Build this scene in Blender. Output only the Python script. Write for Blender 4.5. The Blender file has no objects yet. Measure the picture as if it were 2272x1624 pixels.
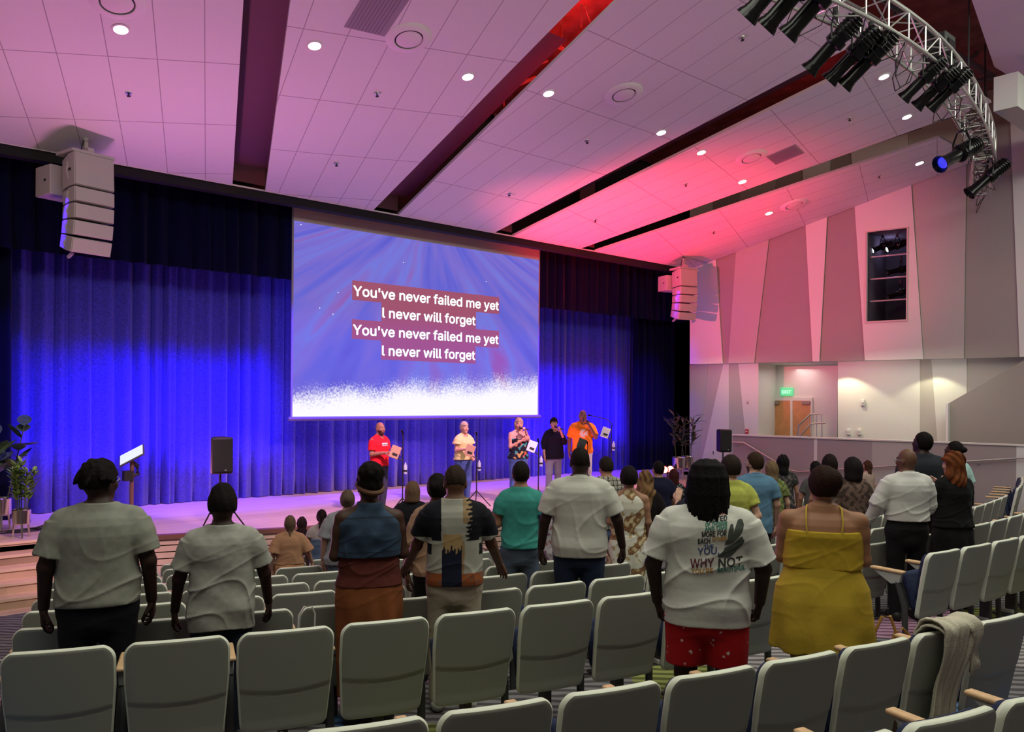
import bpy, math, random
import numpy as np
from mathutils import Vector, Matrix, Euler
R = math.radians
C = bpy.context.scene.collection
scn = bpy.context.scene

# ---------------------------------------------------------------- camera, exposure, world
CZ = 3.0                      # eye height above the lowest floor of the hall
FPX, CX0, CY0 = 1833.0, 1136.0, 886.0
YAW, ROLL = R(-41.47), 0.0087
cam_d = bpy.data.cameras.new('camera'); cam = bpy.data.objects.new('camera', cam_d); C.objects.link(cam)
cam.matrix_world = Matrix.Translation((0, 0, CZ)) @ Matrix.Rotation(YAW, 4, 'Z') @ Matrix.Rotation(R(90), 4, 'X') @ Matrix.Rotation(ROLL, 4, 'Z')
cam_d.sensor_width = 36; cam_d.lens = FPX/2272*36
cam_d.shift_y = (CY0-812)/2272
cam_d.clip_start = .05; cam_d.clip_end = 200
scn.camera = cam
vs = scn.view_settings
vs.view_transform = 'Standard'; vs.look = 'None'; vs.gamma = 1; vs.use_curve_mapping = False; vs.exposure = 0.0
cy = scn.cycles
cy.max_bounces = 5; cy.diffuse_bounces = 3; cy.glossy_bounces = 2; cy.transmission_bounces = 3; cy.transparent_max_bounces = 6
cy.caustics_reflective = False; cy.caustics_refractive = False; cy.sample_clamp_indirect = 4
world = bpy.data.worlds.new('world'); scn.world = world; world.use_nodes = True
world.node_tree.nodes['Background'].inputs[0].default_value = (.50, .50, .55, 1)
world.node_tree.nodes['Background'].inputs[1].default_value = .0

def light(name, kind, loc, target, power, color, **kw):
    d = bpy.data.lights.new(name, kind); d.energy = power; d.color = color
    o = bpy.data.objects.new(name, d); C.objects.link(o); o.location = loc
    v = Vector(target)-Vector(loc)
    o.rotation_euler = v.to_track_quat('-Z', 'Y').to_euler()
    for k, val in kw.items(): setattr(d, k, val)
    return o
SZ = .95                      # stage floor
YP = 14.6                     # front of the proscenium
def ceil_z(Y): return CZ+3.83+(YP-Y)*.262
# blue wash on the curtain: LED batten hung above the stage, throwing down on the lower curtain
light('blue_batten_light', 'AREA', (11.0, 13.9, 6.0), (11.0, 16.2,   .75), 780, (.045, .01, 1), shape='RECTANGLE', size=16.5, size_y=.15, spread=R(52))
# pinkish white front wash over the stage floor and the singers
for x, p in ((3.5, 170), (7.0, 300), (10.5, 300), (14.5, 240)):
    light('front_wash_light', 'SPOT', (x, 6.2, 7.3), (x, 13.7, SZ+.2), p*14, (1, .50, .66), spot_size=R(27), spot_blend=.6, shadow_soft_size=.12)
for x in (5.0, 9.0, 13.0):
    light('violet_wash_light', 'SPOT', (x+1, 12.6, 6.3), (x, 13.7, SZ), 450, (.70, .25, 1), spot_size=R(80), spot_blend=.8, shadow_soft_size=.1)
# pink and red uplights by the stage that colour the ceiling and the far wall
light('purple_uplight', 'SPOT', (3.8, 13.2, 1.1), (4.2, 7.5, 8.5), 1050, (.82, .25, .55), spot_size=R(125), spot_blend=.9, shadow_soft_size=.2)
light('pink_uplight', 'SPOT', (12.0, 12.3, 1.1), (13.0, 8.0, 8.5), 230, (.80, .18, .40), spot_size=R(135), spot_blend=.9, shadow_soft_size=.2)
light('red_uplight', 'SPOT', (14.2, 12.6, 1.15), (15.6, 12.9, 7.2), 3500, (1, .01, .035), spot_size=R(75), spot_blend=1, shadow_soft_size=.05)
light('rose_side_light', 'SPOT', (4.6, 12.9, 4.6), (20.4, 12.2, 6.9), 5800, (1, .11, .20), spot_size=R(34), spot_blend=.8, shadow_soft_size=.04)
# dim house light over the seats
light('steps_lamp_light', 'AREA', (-.5, 10.5, 6.6), (.5, 12.5, .5), 60, (1, .80, .62), shape='RECTANGLE', size=2, size_y=1)  # added warm fill to brighten the steps, no fitting hangs here
light('house_light', 'AREA', (2.0, 1.0, 9.3), (2.2, 2.2, .9), 330, (.97, 1, .80), shape='RECTANGLE', size=8, size_y=3)
light('house_light', 'AREA', (7.5, 3.2, 9.6), (9.0, 5.5, 0), 430, (.97, 1, .84), shape='RECTANGLE', size=12, size_y=3)
light('house_light', 'AREA', (15.5, 1.5, 9.2), (16.0, 3, 1), 330, (.95, 1, .84), shape='RECTANGLE', size=7, size_y=3)

# ---------------------------------------------------------------- helpers
def ray(x, y):
    v = Vector(((x-CX0)/FPX, (CY0-y)/FPX, -1))
    return (cam.matrix_world.to_3x3() @ v)
def on_plane(x, y, n, p0):
    d = ray(x, y); o = Vector((0, 0, CZ)); n = Vector(n); p0 = Vector(p0)
    return o + d*((p0-o).dot(n)/d.dot(n))
def on_y(x, y, Y): return on_plane(x, y, (0, 1, 0), (0, Y, 0))
def on_z(x, y, Z): return on_plane(x, y, (0, 0, 1), (0, 0, Z))
CN = Vector((0, .262, 1)); CP = Vector((0, YP, ceil_z(YP)))
def on_ceil(x, y, off=0): return on_plane(x, y, CN, CP+Vector((0, 0, off)))
def at_depth(x, dz, z):       # ground point seen in column x, dz metres in front of the lens
    xc = (x-CX0)/FPX*dz
    return Vector((math.sin(-YAW)*dz+math.cos(YAW)*xc, math.cos(YAW)*dz-math.sin(-YAW)*xc, z))

MATS = {}
def N(nt, t, **kw):
    n = nt.nodes.new(t)
    for k, v in kw.items():
        if k in ('operation', 'blend_type', 'data_type', 'wave_type', 'bands_direction', 'feature', 'attribute_name', 'wave_profile', 'offset', 'use_clamp', 'distance', 'noise_dimensions', 'rings_direction', 'interpolation_type'): setattr(n, k, v)
        else: n.inputs[k.replace('_', ' ')].default_value = v
    return n
def mat(name, col, rough=.6, metal=0, noise=0, nscale=8, bump=0, bscale=40, spec=.5, sheen=0, emit=None, estr=0, trans=0, attr=None, alpha=1):
    if name in MATS: return MATS[name]
    m = bpy.data.materials.new(name); m.use_nodes = True; nt = m.node_tree; L = nt.links
    b = nt.nodes['Principled BSDF']
    b.inputs['Base Color'].default_value = (*col, 1); b.inputs['Roughness'].default_value = rough
    b.inputs['Metallic'].default_value = metal; b.inputs['Specular IOR Level'].default_value = spec
    if sheen: b.inputs['Sheen Weight'].default_value = sheen
    if trans: b.inputs['Transmission Weight'].default_value = trans
    if alpha < 1: b.inputs['Alpha'].default_value = alpha
    if emit: b.inputs['Emission Color'].default_value = (*emit, 1); b.inputs['Emission Strength'].default_value = estr
    src = None
    if attr:
        a = N(nt, 'ShaderNodeAttribute', attribute_name=attr); src = a.outputs['Color']
    if noise or bump: tc = nt.nodes.new('ShaderNodeTexCoord')
    if noise:
        nz = N(nt, 'ShaderNodeTexNoise', Scale=nscale, Detail=4.0); L.new(tc.outputs['Object'], nz.inputs['Vector'])
        mr = N(nt, 'ShaderNodeMapRange', From_Min=.3, From_Max=.7, To_Min=1-noise, To_Max=1+noise); L.new(nz.outputs['Fac'], mr.inputs['Value'])
        mx = N(nt, 'ShaderNodeMix', data_type='RGBA', blend_type='MULTIPLY'); mx.inputs[0].default_value = 1
        if src: L.new(src, mx.inputs[6])
        else: mx.inputs[6].default_value = (*col, 1)
        L.new(mr.outputs[0], mx.inputs[7]); src = mx.outputs[2]
    if src: L.new(src, b.inputs['Base Color'])
    if bump:
        nb = N(nt, 'ShaderNodeTexNoise', Scale=bscale, Detail=3.0); L.new(tc.outputs['Object'], nb.inputs['Vector'])
        bp = N(nt, 'ShaderNodeBump', Strength=bump, Distance=.01); L.new(nb.outputs['Fac'], bp.inputs['Height']); L.new(bp.outputs[0], b.inputs['Normal'])
    MATS[name] = m; return m

class MB:                      # collects shapes into one mesh
    def __init__(s): s.v = []; s.f = []; s.mi = []
    def add(s, vs_, fs, mi=0):
        k = len(s.v); s.v += [tuple(p) for p in vs_]; s.f += [tuple(i+k for i in q) for q in fs]; s.mi += [mi]*len(fs); return s
    def box(s, c, d, rot=None, mi=0):
        c = Vector(c); vv = []
        for x in (-.5, .5):
            for y in (-.5, .5):
                for z in (-.5, .5):
                    p = Vector((x*d[0], y*d[1], z*d[2]))
                    if rot is not None: p = rot @ p
                    vv.append(c+p)
        return s.add(vv, [(0, 1, 3, 2), (4, 6, 7, 5), (0, 4, 5, 1), (2, 3, 7, 6), (0, 2, 6, 4), (1, 5, 7, 3)], mi)
    def prism(s, pts, vec, mi=0):   # polygon extruded along vec
        n = len(pts); vec = Vector(vec); pts = [Vector(p) for p in pts]
        return s.add(pts+[p+vec for p in pts], [tuple(range(n))[::-1], tuple(range(n, 2*n))]+[(i, (i+1) % n, (i+1) % n+n, i+n) for i in range(n)], mi)
    def tube(s, pts, r, seg=10, mi=0, caps=True):
        pts = [Vector(p) for p in pts]; n = len(pts)
        rr = r if isinstance(r, (list, tuple)) else [r]*n
        vv = []; up = None
        for i, p in enumerate(pts):
            t = (pts[min(i+1, n-1)]-pts[max(i-1, 0)]).normalized()
            if up is None: up = Vector((0, 0, 1)) if abs(t.z) < .9 else Vector((1, 0, 0))
            a = t.cross(up)
            if a.length < 1e-4: a = t.orthogonal()
            a.normalize(); b = t.cross(a); up = a.cross(t) if False else up
            for k in range(seg):
                w = 2*math.pi*k/seg; vv.append(p+(a*math.cos(w)+b*math.sin(w))*rr[i])
        ff = [(i*seg+k, i*seg+(k+1) % seg, (i+1)*seg+(k+1) % seg, (i+1)*seg+k) for i in range(n-1) for k in range(seg)]
        if caps: ff += [tuple(range(seg))[::-1], tuple(range((n-1)*seg, n*seg))]
        return s.add(vv, ff, mi)
    def lathe(s, prof, seg=24, M=None, mi=0):   # prof = (r, z)
        vv = []; n = len(prof)
        for r, z in prof:
            for k in range(seg):
                w = 2*math.pi*k/seg; p = Vector((r*math.cos(w), r*math.sin(w), z))
                vv.append(M @ p if M is not None else p)
        ff = [(i*seg+k, i*seg+(k+1) % seg, (i+1)*seg+(k+1) % seg, (i+1)*seg+k) for i in range(n-1) for k in range(seg)]
        if prof[0][0] < .02 and prof[-1][0] < .02: ff += [tuple(range(seg))[::-1], tuple(range((n-1)*seg, n*seg))]
        else: ff += [((n-1)*seg+k, (n-1)*seg+(k+1) % seg, (k+1) % seg, k) for k in range(seg)]
        return s.add(vv, ff, mi)
    def sphere(s, c, r, seg=12, mi=0):
        rr = r if isinstance(r, (list, tuple)) else (r, r, r)
        M = Matrix.Translation(c) @ Matrix.Diagonal((rr[0], rr[1], rr[2], 1))
        return s.lathe([(max(.001, math.sin(math.pi*i/seg)), -math.cos(math.pi*i/seg)) for i in range(seg+1)], seg*2, M, mi)
    def obj(s, name, mats, parent=None, smooth=False, bevel=0, loc=None, rotz=None, **tags):
        me = bpy.data.meshes.new(name); me.from_pydata(s.v, [], s.f)
        for m in (mats if isinstance(mats, (list, tuple)) else [mats]): me.materials.append(m)
        if max(s.mi, default=0): me.polygons.foreach_set('material_index', s.mi)
        import bmesh
        bm = bmesh.new(); bm.from_mesh(me); bmesh.ops.recalc_face_normals(bm, faces=bm.faces); bm.to_mesh(me); bm.free()
        if smooth: me.shade_smooth(); me.set_sharp_from_angle(angle=R(42))
        o = bpy.data.objects.new(name, me); C.objects.link(o)
        if parent: o.parent = parent
        if loc: o.location = loc
        if rotz is not None: o.rotation_euler = (0, 0, rotz)
        if bevel:
            b = o.modifiers.new('bevel', 'BEVEL'); b.width = bevel; b.segments = 2; b.limit_method = 'ANGLE'; b.angle_limit = R(40)
            me.shade_smooth(); me.set_sharp_from_angle(angle=R(60))
        tag(o, **tags); return o
def tag(o, label=None, cat=None, group=None, kind=None):
    if label: o['label'] = label
    if cat: o['category'] = cat
    if group: o['group'] = group
    if kind: o['kind'] = kind
    return o
def thing(name, label, cat, loc=(0, 0, 0), rotz=0, group=None):
    o = bpy.data.objects.new(name, None); C.objects.link(o); o.location = loc; o.rotation_euler = (0, 0, rotz)
    o.empty_display_size = .1
    return tag(o, label, cat, group)
def kids(o): return [c for c in bpy.data.objects if c.parent == o]
def copy_tree(o, chm=None, parent=None):
    c = o.copy(); C.objects.link(c)
    if parent: c.parent = parent
    for k in chm.get(o.name, []): copy_tree(k, chm, c)
    return c
def child_map():
    m = {}
    for o in bpy.data.objects:
        if o.parent: m.setdefault(o.parent.name, []).append(o)
    return m
ORD = ('first second third fourth fifth sixth seventh eighth ninth tenth eleventh twelfth thirteenth fourteenth fifteenth sixteenth '
       'seventeenth eighteenth nineteenth twentieth').split()
# ---------------------------------------------------------------- seating geometry
AC = Vector((11.27, 29.6, 0))          # centre of the seating arcs
def arc(Rr, deg, z=0):
    a = R(deg); return Vector((AC.x-Rr*math.sin(a), AC.y-Rr*math.cos(a), z))
ROWS = [(29.46, .97), (28.46, .88), (27.0, .88), (26.05, .76), (25.1, .64), (24.15, .51), (23.2, .39), (22.25, .27), (21.3, .15), (20.35, .03)]
# ---------------------------------------------------------------- materials of the room
m_white = mat('ceiling_white', (.86, .82, .84), .9)
m_slabside = mat('slab_edge_white', (.6, .55, .58), .9)
m_lightwall = mat('light_wall_paint', (.78, .76, .73), .85)
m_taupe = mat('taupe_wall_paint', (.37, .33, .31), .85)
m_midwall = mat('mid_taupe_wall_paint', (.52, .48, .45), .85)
m_green = mat('grey_green_wall_paint', (.48, .50, .42), .85)
m_black = mat('matte_black', (.008, .008, .009), .6)
m_blackgloss = mat('glossy_black_metal', (.005, .005, .006), .22, spec=.35)
m_dark = mat('dark_plenum', (.05, .02, .025), .9)
m_alu = mat('aluminium', (.62, .62, .60), .35, metal=.8)
m_steel = mat('steel_rail', (.55, .52, .50), .35, metal=.7)
m_wood = mat('maple_wood', (.62, .40, .22), .45, noise=.12, nscale=14)

def tiles_material():
    m = bpy.data.materials.new('ceiling_tiles'); m.use_nodes = True; nt = m.node_tree; L = nt.links; b = nt.nodes['Principled BSDF']
    b.inputs['Roughness'].default_value = .9
    tc = nt.nodes.new('ShaderNodeTexCoord'); sp = nt.nodes.new('ShaderNodeSeparateXYZ'); L.new(tc.outputs['Object'], sp.inputs[0])
    def band(out, size, w):
        a = N(nt, 'ShaderNodeMath', operation='DIVIDE'); L.new(out, a.inputs[0]); a.inputs[1].default_value = size
        f = N(nt, 'ShaderNodeMath', operation='FRACT'); L.new(a.outputs[0], f.inputs[0])
        c = N(nt, 'ShaderNodeMath', operation='LESS_THAN'); L.new(f.outputs[0], c.inputs[0]); c.inputs[1].default_value = w/size
        return c.outputs[0]
    mx = N(nt, 'ShaderNodeMath', operation='MAXIMUM'); L.new(band(sp.outputs[0], .61, .013), mx.inputs[0]); L.new(band(sp.outputs[1], 1.6, .016), mx.inputs[1])
    nz = N(nt, 'ShaderNodeTexNoise', Scale=180.0); L.new(tc.outputs['Object'], nz.inputs['Vector'])
    mr = N(nt, 'ShaderNodeMapRange', To_Min=.78, To_Max=.92); L.new(nz.outputs[0], mr.inputs[0])
    cm = N(nt, 'ShaderNodeCombineColor'); [L.new(mr.outputs[0], cm.inputs[i]) for i in range(3)]
    mc = N(nt, 'ShaderNodeMix', data_type='RGBA'); L.new(mx.outputs[0], mc.inputs[0]); L.new(cm.outputs[0], mc.inputs[6]); mc.inputs[7].default_value = (.46, .42, .45, 1)
    L.new(mc.outputs[2], b.inputs['Base Color']); return m
m_tiles = tiles_material()

def carpet_material():
    m = bpy.data.materials.new('patterned_carpet'); m.use_nodes = True; nt = m.node_tree; L = nt.links; b = nt.nodes['Principled BSDF']
    b.inputs['Roughness'].default_value = 1; b.inputs['Specular IOR Level'].default_value = .1
    tc = nt.nodes.new('ShaderNodeTexCoord')
    vo = N(nt, 'ShaderNodeTexVoronoi', Scale=.75); L.new(tc.outputs['Object'], vo.inputs['Vector'])
    rmp = nt.nodes.new('ShaderNodeValToRGB'); rmp.color_ramp.interpolation = 'CONSTANT'; e = rmp.color_ramp.elements
    cols = [(0, (.13, .12, .13)), (.45, (.22, .20, .21)), (.60, (.06, .12, .26)), (.66, (.17, .18, .06)), (.69, (.28, .15, .23)), (.76, (.05, .05, .07)), (.86, (.17, .16, .17))]
    e[0].position = 0; e[0].color = (*cols[0][1], 1); e[1].position = .45; e[1].color = (*cols[1][1], 1)
    for p, c in cols[2:]: q = e.new(p); q.color = (*c, 1)
    L.new(vo.outputs['Color'], rmp.inputs[0])
    wv = N(nt, 'ShaderNodeTexWave', Scale=4.2, Distortion=2.5, Detail=1.0); L.new(tc.outputs['Object'], wv.inputs['Vector'])
    wv.bands_direction = 'DIAGONAL'
    mr = N(nt, 'ShaderNodeMapRange', From_Min=.35, From_Max=.6, To_Min=.55, To_Max=1.45); L.new(wv.outputs['Fac'], mr.inputs[0])
    mx = N(nt, 'ShaderNodeMix', data_type='RGBA', blend_type='MULTIPLY'); mx.inputs[0].default_value = 1
    L.new(rmp.outputs[0], mx.inputs[6]); L.new(mr.outputs[0], mx.inputs[7]); L.new(mx.outputs[2], b.inputs['Base Color']); return m
m_carpet = carpet_material()

def planks_material(name, c1, c2, rot=0, rough=.3):
    m = bpy.data.materials.new(name); m.use_nodes = True; nt = m.node_tree; L = nt.links; b = nt.nodes['Principled BSDF']
    b.inputs['Roughness'].default_value = rough
    tc = nt.nodes.new('ShaderNodeTexCoord'); mp = nt.nodes.new('ShaderNodeMapping'); mp.inputs['Rotation'].default_value = (0, 0, rot)
    L.new(tc.outputs['Object'], mp.inputs[0])
    br = nt.nodes.new('ShaderNodeTexBrick'); L.new(mp.outputs[0], br.inputs['Vector'])
    br.inputs['Scale'].default_value = 1; br.inputs['Brick Width'].default_value = 2.2; br.inputs['Row Height'].default_value = .09; br.inputs['Mortar Size'].default_value = .0015
    br.inputs['Color1'].default_value = (*c1, 1); br.inputs['Color2'].default_value = (*c2, 1); br.inputs['Mortar'].default_value = (c1[0]*.5, c1[1]*.5, c1[2]*.5, 1)
    nz = N(nt, 'ShaderNodeTexNoise', Scale=2.0, Detail=5.0); mp2 = nt.nodes.new('ShaderNodeMapping'); mp2.inputs['Scale'].default_value = (1, 14, 1); L.new(mp.outputs[0], mp2.inputs[0]); L.new(mp2.outputs[0], nz.inputs['Vector'])
    mr = N(nt, 'ShaderNodeMapRange', From_Min=.3, From_Max=.7, To_Min=.85, To_Max=1.12); L.new(nz.outputs[0], mr.inputs[0])
    mx = N(nt, 'ShaderNodeMix', data_type='RGBA', blend_type='MULTIPLY'); mx.inputs[0].default_value = 1
    L.new(br.outputs[0], mx.inputs[6]); L.new(mr.outputs[0], mx.inputs[7]); L.new(mx.outputs[2], b.inputs['Base Color']); return m
m_stage = planks_material('maple_stage_boards', (.66, .50, .40), (.56, .41, .31))

# ---------------------------------------------------------------- floor (stepped terraces) and shell
fl = MB()
edges = [33.0]+[r+.62 for r, z in ROWS]  # each terrace runs from its row's back edge to the next one's
levels = [1.11]+[z for r, z in ROWS]
rad = [40.0, 30.4]+[ (29.4-.55), (28.43-.55) ]
# terraces: (outer radius, inner radius, z)
ter = [(60, 30.45, 1.23), (30.45, 29.5, 1.11), (29.5, 28.54, .99), (28.54, 26.13, .88)]
for r, z in ROWS[3:]: ter.append((r+.08, r-.87, z))
ter.append((ROWS[-1][0]-.87, 10, 0.0))
angs = [i*1.5 for i in range(-24, 17)]
for ro, ri, z in ter:
    vv = []; ff = []
    for a in angs:
        for rr, zz in ((ro, z), (ri, z), (ri, z-.2)): vv.append(arc(rr, a*1.6, zz))
    for i in range(len(angs)-1):
        k = 3*i; ff += [(k, k+3, k+4, k+1), (k+1, k+4, k+5, k+2)]
    fl.add(vv, ff)
fl.obj('floor', m_carpet, kind='structure')

# stage: curved apron, boards on top, slatted maple face
SAC = Vector((11.27, 33.1, 0)); SR = 21.7
def stage_front(X): return SAC.y-math.sqrt(SR*SR-(X-SAC.x)**2)
xs = [3.55+i*(18.6-3.55)/40 for i in range(41)]
sm = MB(); pts = [(x, stage_front(x), SZ) for x in xs]
poly = pts+[(21.5, 13.2, SZ), (21.5, 20, SZ), (-4, 20, SZ), (-4, 13.25, SZ), (3.55, 13.25, SZ)]
sm.prism(poly, (0, 0, -.06)); stage = sm.obj('stage_floor', m_stage, kind='structure')
tr = MB()
for i in range(40):
    a, b = pts[i], pts[i+1]
    tr.prism([(a[0], a[1]-.03, SZ+.001), (b[0], b[1]-.03, SZ+.001), (b[0], b[1]+.10, SZ+.001), (a[0], a[1]+.10, SZ+.001)], (0, 0, -.07))
tr.obj('trim_1', mat('dark_nosing', (.16, .07, .05), .5), kind='structure')
bk = MB()
for i in range(40):
    a, b = pts[i], pts[i+1]
    bk.add([(a[0], a[1]+.05, SZ-.05), (b[0], b[1]+.05, SZ-.05), (b[0], b[1]+.05, -.02), (a[0], a[1]+.05, -.02)], [(0, 1, 2, 3)])
bk.add([(18.6, stage_front(18.6), SZ-.05), (21.5, 13.2, SZ-.05), (21.5, 13.2, 0), (18.6, stage_front(18.6), 0)], [(0, 1, 2, 3)])
bk.obj('wall_stage_front', m_black, kind='structure')
slt = MB()
for j in range(9):
    zt = SZ-.07-j*.098
    for i in range(40):
        a, b = pts[i], pts[i+1]
        slt.prism([(a[0], a[1], zt), (b[0], b[1], zt), (b[0], b[1]+.03, zt), (a[0], a[1]+.03, zt)], (0, 0, -.080))
slt.obj('wall_stage_slats', mat('maple_slats', (.62, .46, .36), .45, noise=.08, nscale=6), kind='structure')
# steps at the end of the stage
st = MB(); m_step = planks_material('maple_steps', (.60, .42, .30), (.54, .37, .26))
for k in range(5):
    z1 = SZ-(k+1)*.135; y1 = 13.25-(k+1)*.29
    st.box(((-4+3.4)/2, (y1+13.3)/2, z1/2-.02), (7.4, 13.3-y1, z1+.04))
st.obj('floor_steps', m_step, kind='structure')
nz_ = MB()
for k in range(6):
    z1 = SZ-k*.135; y1 = 13.25-k*.29
    nz_.box((-.3, y1-.002, z1-.016), (7.42, .035, .034))
nz_.obj('trim_2', mat('pale_nosing', (.68, .50, .38), .4), kind='structure')
sc_ = MB(); sc_.prism([(3.4, 13.3, SZ-.02), (3.4, 11.75, .25), (3.4, 11.75, -.05), (3.4, 13.3, -.05)], (.15, 0, 0)); sc_.obj('wall_step_cheek', m_step, kind='structure')
# side aisle ramp beside the steps
rp = MB(); rp.prism([(-4, 12, .27), (3.4, 12, .27), (3.4, 10.8, .05), (2.0, 8.5, .3), (-.5, 3.0, .9), (-4, 3, .9)], (0, 0, -.3))
rp.obj('floor_side_ramp', m_carpet, kind='structure')

# ceiling slabs between the slots
slots = [((540.3, 0, 518.8, 360), (644.5, 0, 597, 360)),
         ((1287.2, 0, 825.4, 469.3), (1371.4, 0, 880.8, 480.4)),
         ((1741.6, 180, 1093.3, 518.4), (1822.5, 186.6, 1134.3, 526.1)),
         ((2000, 298.6, 1285, 552.7), (2000, 333, 1316, 559.4))]
YB = 6.1
def line_XY(q):
    a = on_ceil(q[0], q[1]); b = on_ceil(q[2], q[3])
    def at(Y): return a.x+(b.x-a.x)*(Y-a.y)/(b.y-a.y)
    return at
LN = [(line_XY(a), line_XY(b)) for a, b in slots]
class K:
    def __init__(s, f): s.f = f
bays = []
for i in range(5):
    lf = (lambda Y: -9.0) if i == 0 else LN[i-1][1]
    rf = (lambda Y: 24.5) if i == 4 else LN[i][0]
    bays.append((lf, rf))
WC = 22.3                                             # wall: X = WC - .171 Y
def wall_x(Y, off=0): return WC-.171*Y+off
for i, (lf, rf) in enumerate(bays):
    y0, y1 = YP, YB
    p = [Vector((lf(y0), y0, 0)), Vector((rf(y0), y0, 0)), Vector((rf(y1), y1, 0)), Vector((lf(y1), y1, 0))]
    if i == 4: p = [Vector((lf(y0), y0, 0)), Vector((wall_x(y0, .02), y0, 0)), Vector((wall_x(7.3, .02), 7.3, 0)), Vector((lf(7.3), 7.3, 0))]
    if i == 0: ax = Vector((.30, -1, 0))*-1
    elif i == 4: ax = Vector((lf(y0)-lf(y1), y0-y1, 0))
    else: ax = ((p[0]+p[1])/2-(p[2]+p[3])/2)
    if i == 0: ax = Vector((LN[0][0](y0)-LN[0][0](y1), y0-y1, 0))
    ax.normalize(); az = math.atan2(ax.y, ax.x)-math.pi/2
    # local frame: y along the bay on the tilted plane
    ydir = Vector((ax.x, ax.y, -.262*ax.y)).normalized(); nrm = CN.normalized(); xdir = ydir.cross(nrm).normalized()
    org = Vector((p[0].x+.25, y0, ceil_z(y0)))
    M = Matrix((xdir, ydir, nrm)).transposed().to_4x4(); M.translation = org; Mi = M.inverted()
    g = MB(); q = [Mi @ Vector((v.x, v.y, ceil_z(v.y))) for v in p]
    n = 4; up = [v+Vector((0, 0, .055)) for v in q]
    g.add(q+up, [(0, 1, 2, 3)], 0); g.add(q+up, [(4, 5, 6, 7)]+[(k, (k+1) % 4, (k+1) % 4+4, k+4) for k in range(4)], 1)
    o = g.obj('ceiling', [m_tiles, m_slabside], kind='structure'); o.matrix_world = M
# dark plenum over the slabs: roof deck, joists, ducts
pl = MB()
pl.add([(-9, 14.7, 9.6), (23, 14.7, 9.6), (23, -6, 11.6), (-9, -6, 11.6)], [(0, 1, 2, 3)])
pl.obj('ceiling_roof_deck', mat('roof_deck', (.30, .10, .10), .8, noise=.3, nscale=3), kind='structure')
bf = MB()
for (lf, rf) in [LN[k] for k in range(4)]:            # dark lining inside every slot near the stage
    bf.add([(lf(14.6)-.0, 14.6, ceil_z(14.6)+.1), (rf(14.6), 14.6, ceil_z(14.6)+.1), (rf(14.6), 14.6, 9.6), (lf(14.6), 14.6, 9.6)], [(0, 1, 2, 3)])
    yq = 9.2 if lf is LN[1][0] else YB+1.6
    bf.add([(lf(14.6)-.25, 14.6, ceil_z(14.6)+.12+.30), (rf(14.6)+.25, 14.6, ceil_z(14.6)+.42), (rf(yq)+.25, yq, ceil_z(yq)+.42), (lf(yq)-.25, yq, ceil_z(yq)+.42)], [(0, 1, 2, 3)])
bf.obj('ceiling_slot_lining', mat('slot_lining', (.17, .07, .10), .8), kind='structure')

# proscenium header, side walls
hd = MB(); zh = ceil_z(YP)
hd.box((8, YP+.12, zh-.05), (27, .2, .20)); hd.obj('trim_3', mat('header_black', (.005, .004, .006), .8), kind='structure')
t4 = MB(); t4.box((8, YP-.01, zh+.012), (27, .03, .024)); t4.obj('trim_4', m_white, kind='structure')
up_ = MB(); up_.box((8, YP+.25, zh+1.6), (27, .1, 3.2)); up_.obj('wall_proscenium_top', m_black, kind='structure')
bw = MB(); bw.box((8, 19.9, 5), (28, .1, 10)); bw.obj('wall_back', m_black, kind='structure')
lw = MB(); lw.box((-8.5, 6, 5), (.1, 30, 12)); lw.obj('wall_left', m_lightwall, kind='structure')
rw = MB(); rw.box((8, -6.2, 5.5), (36, .1, 13)); rw.obj('wall_rear', m_taupe, kind='structure')
# ---------------------------------------------------------------- far side wall with tapering panels
WN = Vector((1, .171, 0)); 
def on_wall(x, y, off=0): return on_plane(x, y, WN, (WC+off, 0, 0))
zb = CZ+1.07                                          # lower edge of the upper wall
cXY = lambda Y, off=0: Vector((wall_x(Y, off), Y, 0))
def wall_pts(bx, tx, ty, by=803):                     # a tapering joint given by where it meets soffit and ceiling
    b = on_wall(bx, by); t = on_wall(tx, ty)
    k = (b.y-t.y)/(t.z-b.z)
    return (b.y+k*(b.z-zb)), k                        # Y at the soffit, and how it leans per metre of height
J = [(1530.5, 1530.5, 590), (1603.4, 1588, 572), (1615, 1632, 558), (1672.5, 1706, 523), (1803, 1787, 497), (1817.6, 1834, 500), (1919, 1899, 500), (2048.6, 2021, 402), (2137, 2141, 500), (2262, 2240, 250)]
JW = [wall_pts(*j) for j in J]
JW.append((4.4, 0)); JW.append((-6, 0))
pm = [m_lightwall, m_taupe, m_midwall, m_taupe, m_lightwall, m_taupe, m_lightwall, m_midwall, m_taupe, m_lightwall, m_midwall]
mats_w = [m_lightwall, m_taupe, m_midwall, m_green, m_black]
MI = {m_lightwall.name: 0, m_taupe.name: 1, m_midwall.name: 2, m_green.name: 3}
wb = MB(); ztop = 10.5
outn = Vector((1, .171, 0)).normalized()
def wall_quad(g, y00, y01, z0, y10, y11, z1, mi, th=.06, off=0):
    q = [Vector((wall_x(y00, off), y00, z0)), Vector((wall_x(y01, off), y01, z0)), Vector((wall_x(y11, off), y11, z1)), Vector((wall_x(y10, off), y10, z1))]
    g.prism(q, outn*th, mi)
oc = [on_wall(1926, 514), on_wall(2013, 508), on_wall(2011, 710), on_wall(1922, 712)]
oy0, oy1 = (oc[0].y+oc[3].y)/2, (oc[1].y+oc[2].y)/2; oz0, oz1 = (oc[2].z+oc[3].z)/2, (oc[0].z+oc[1].z)/2
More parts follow.
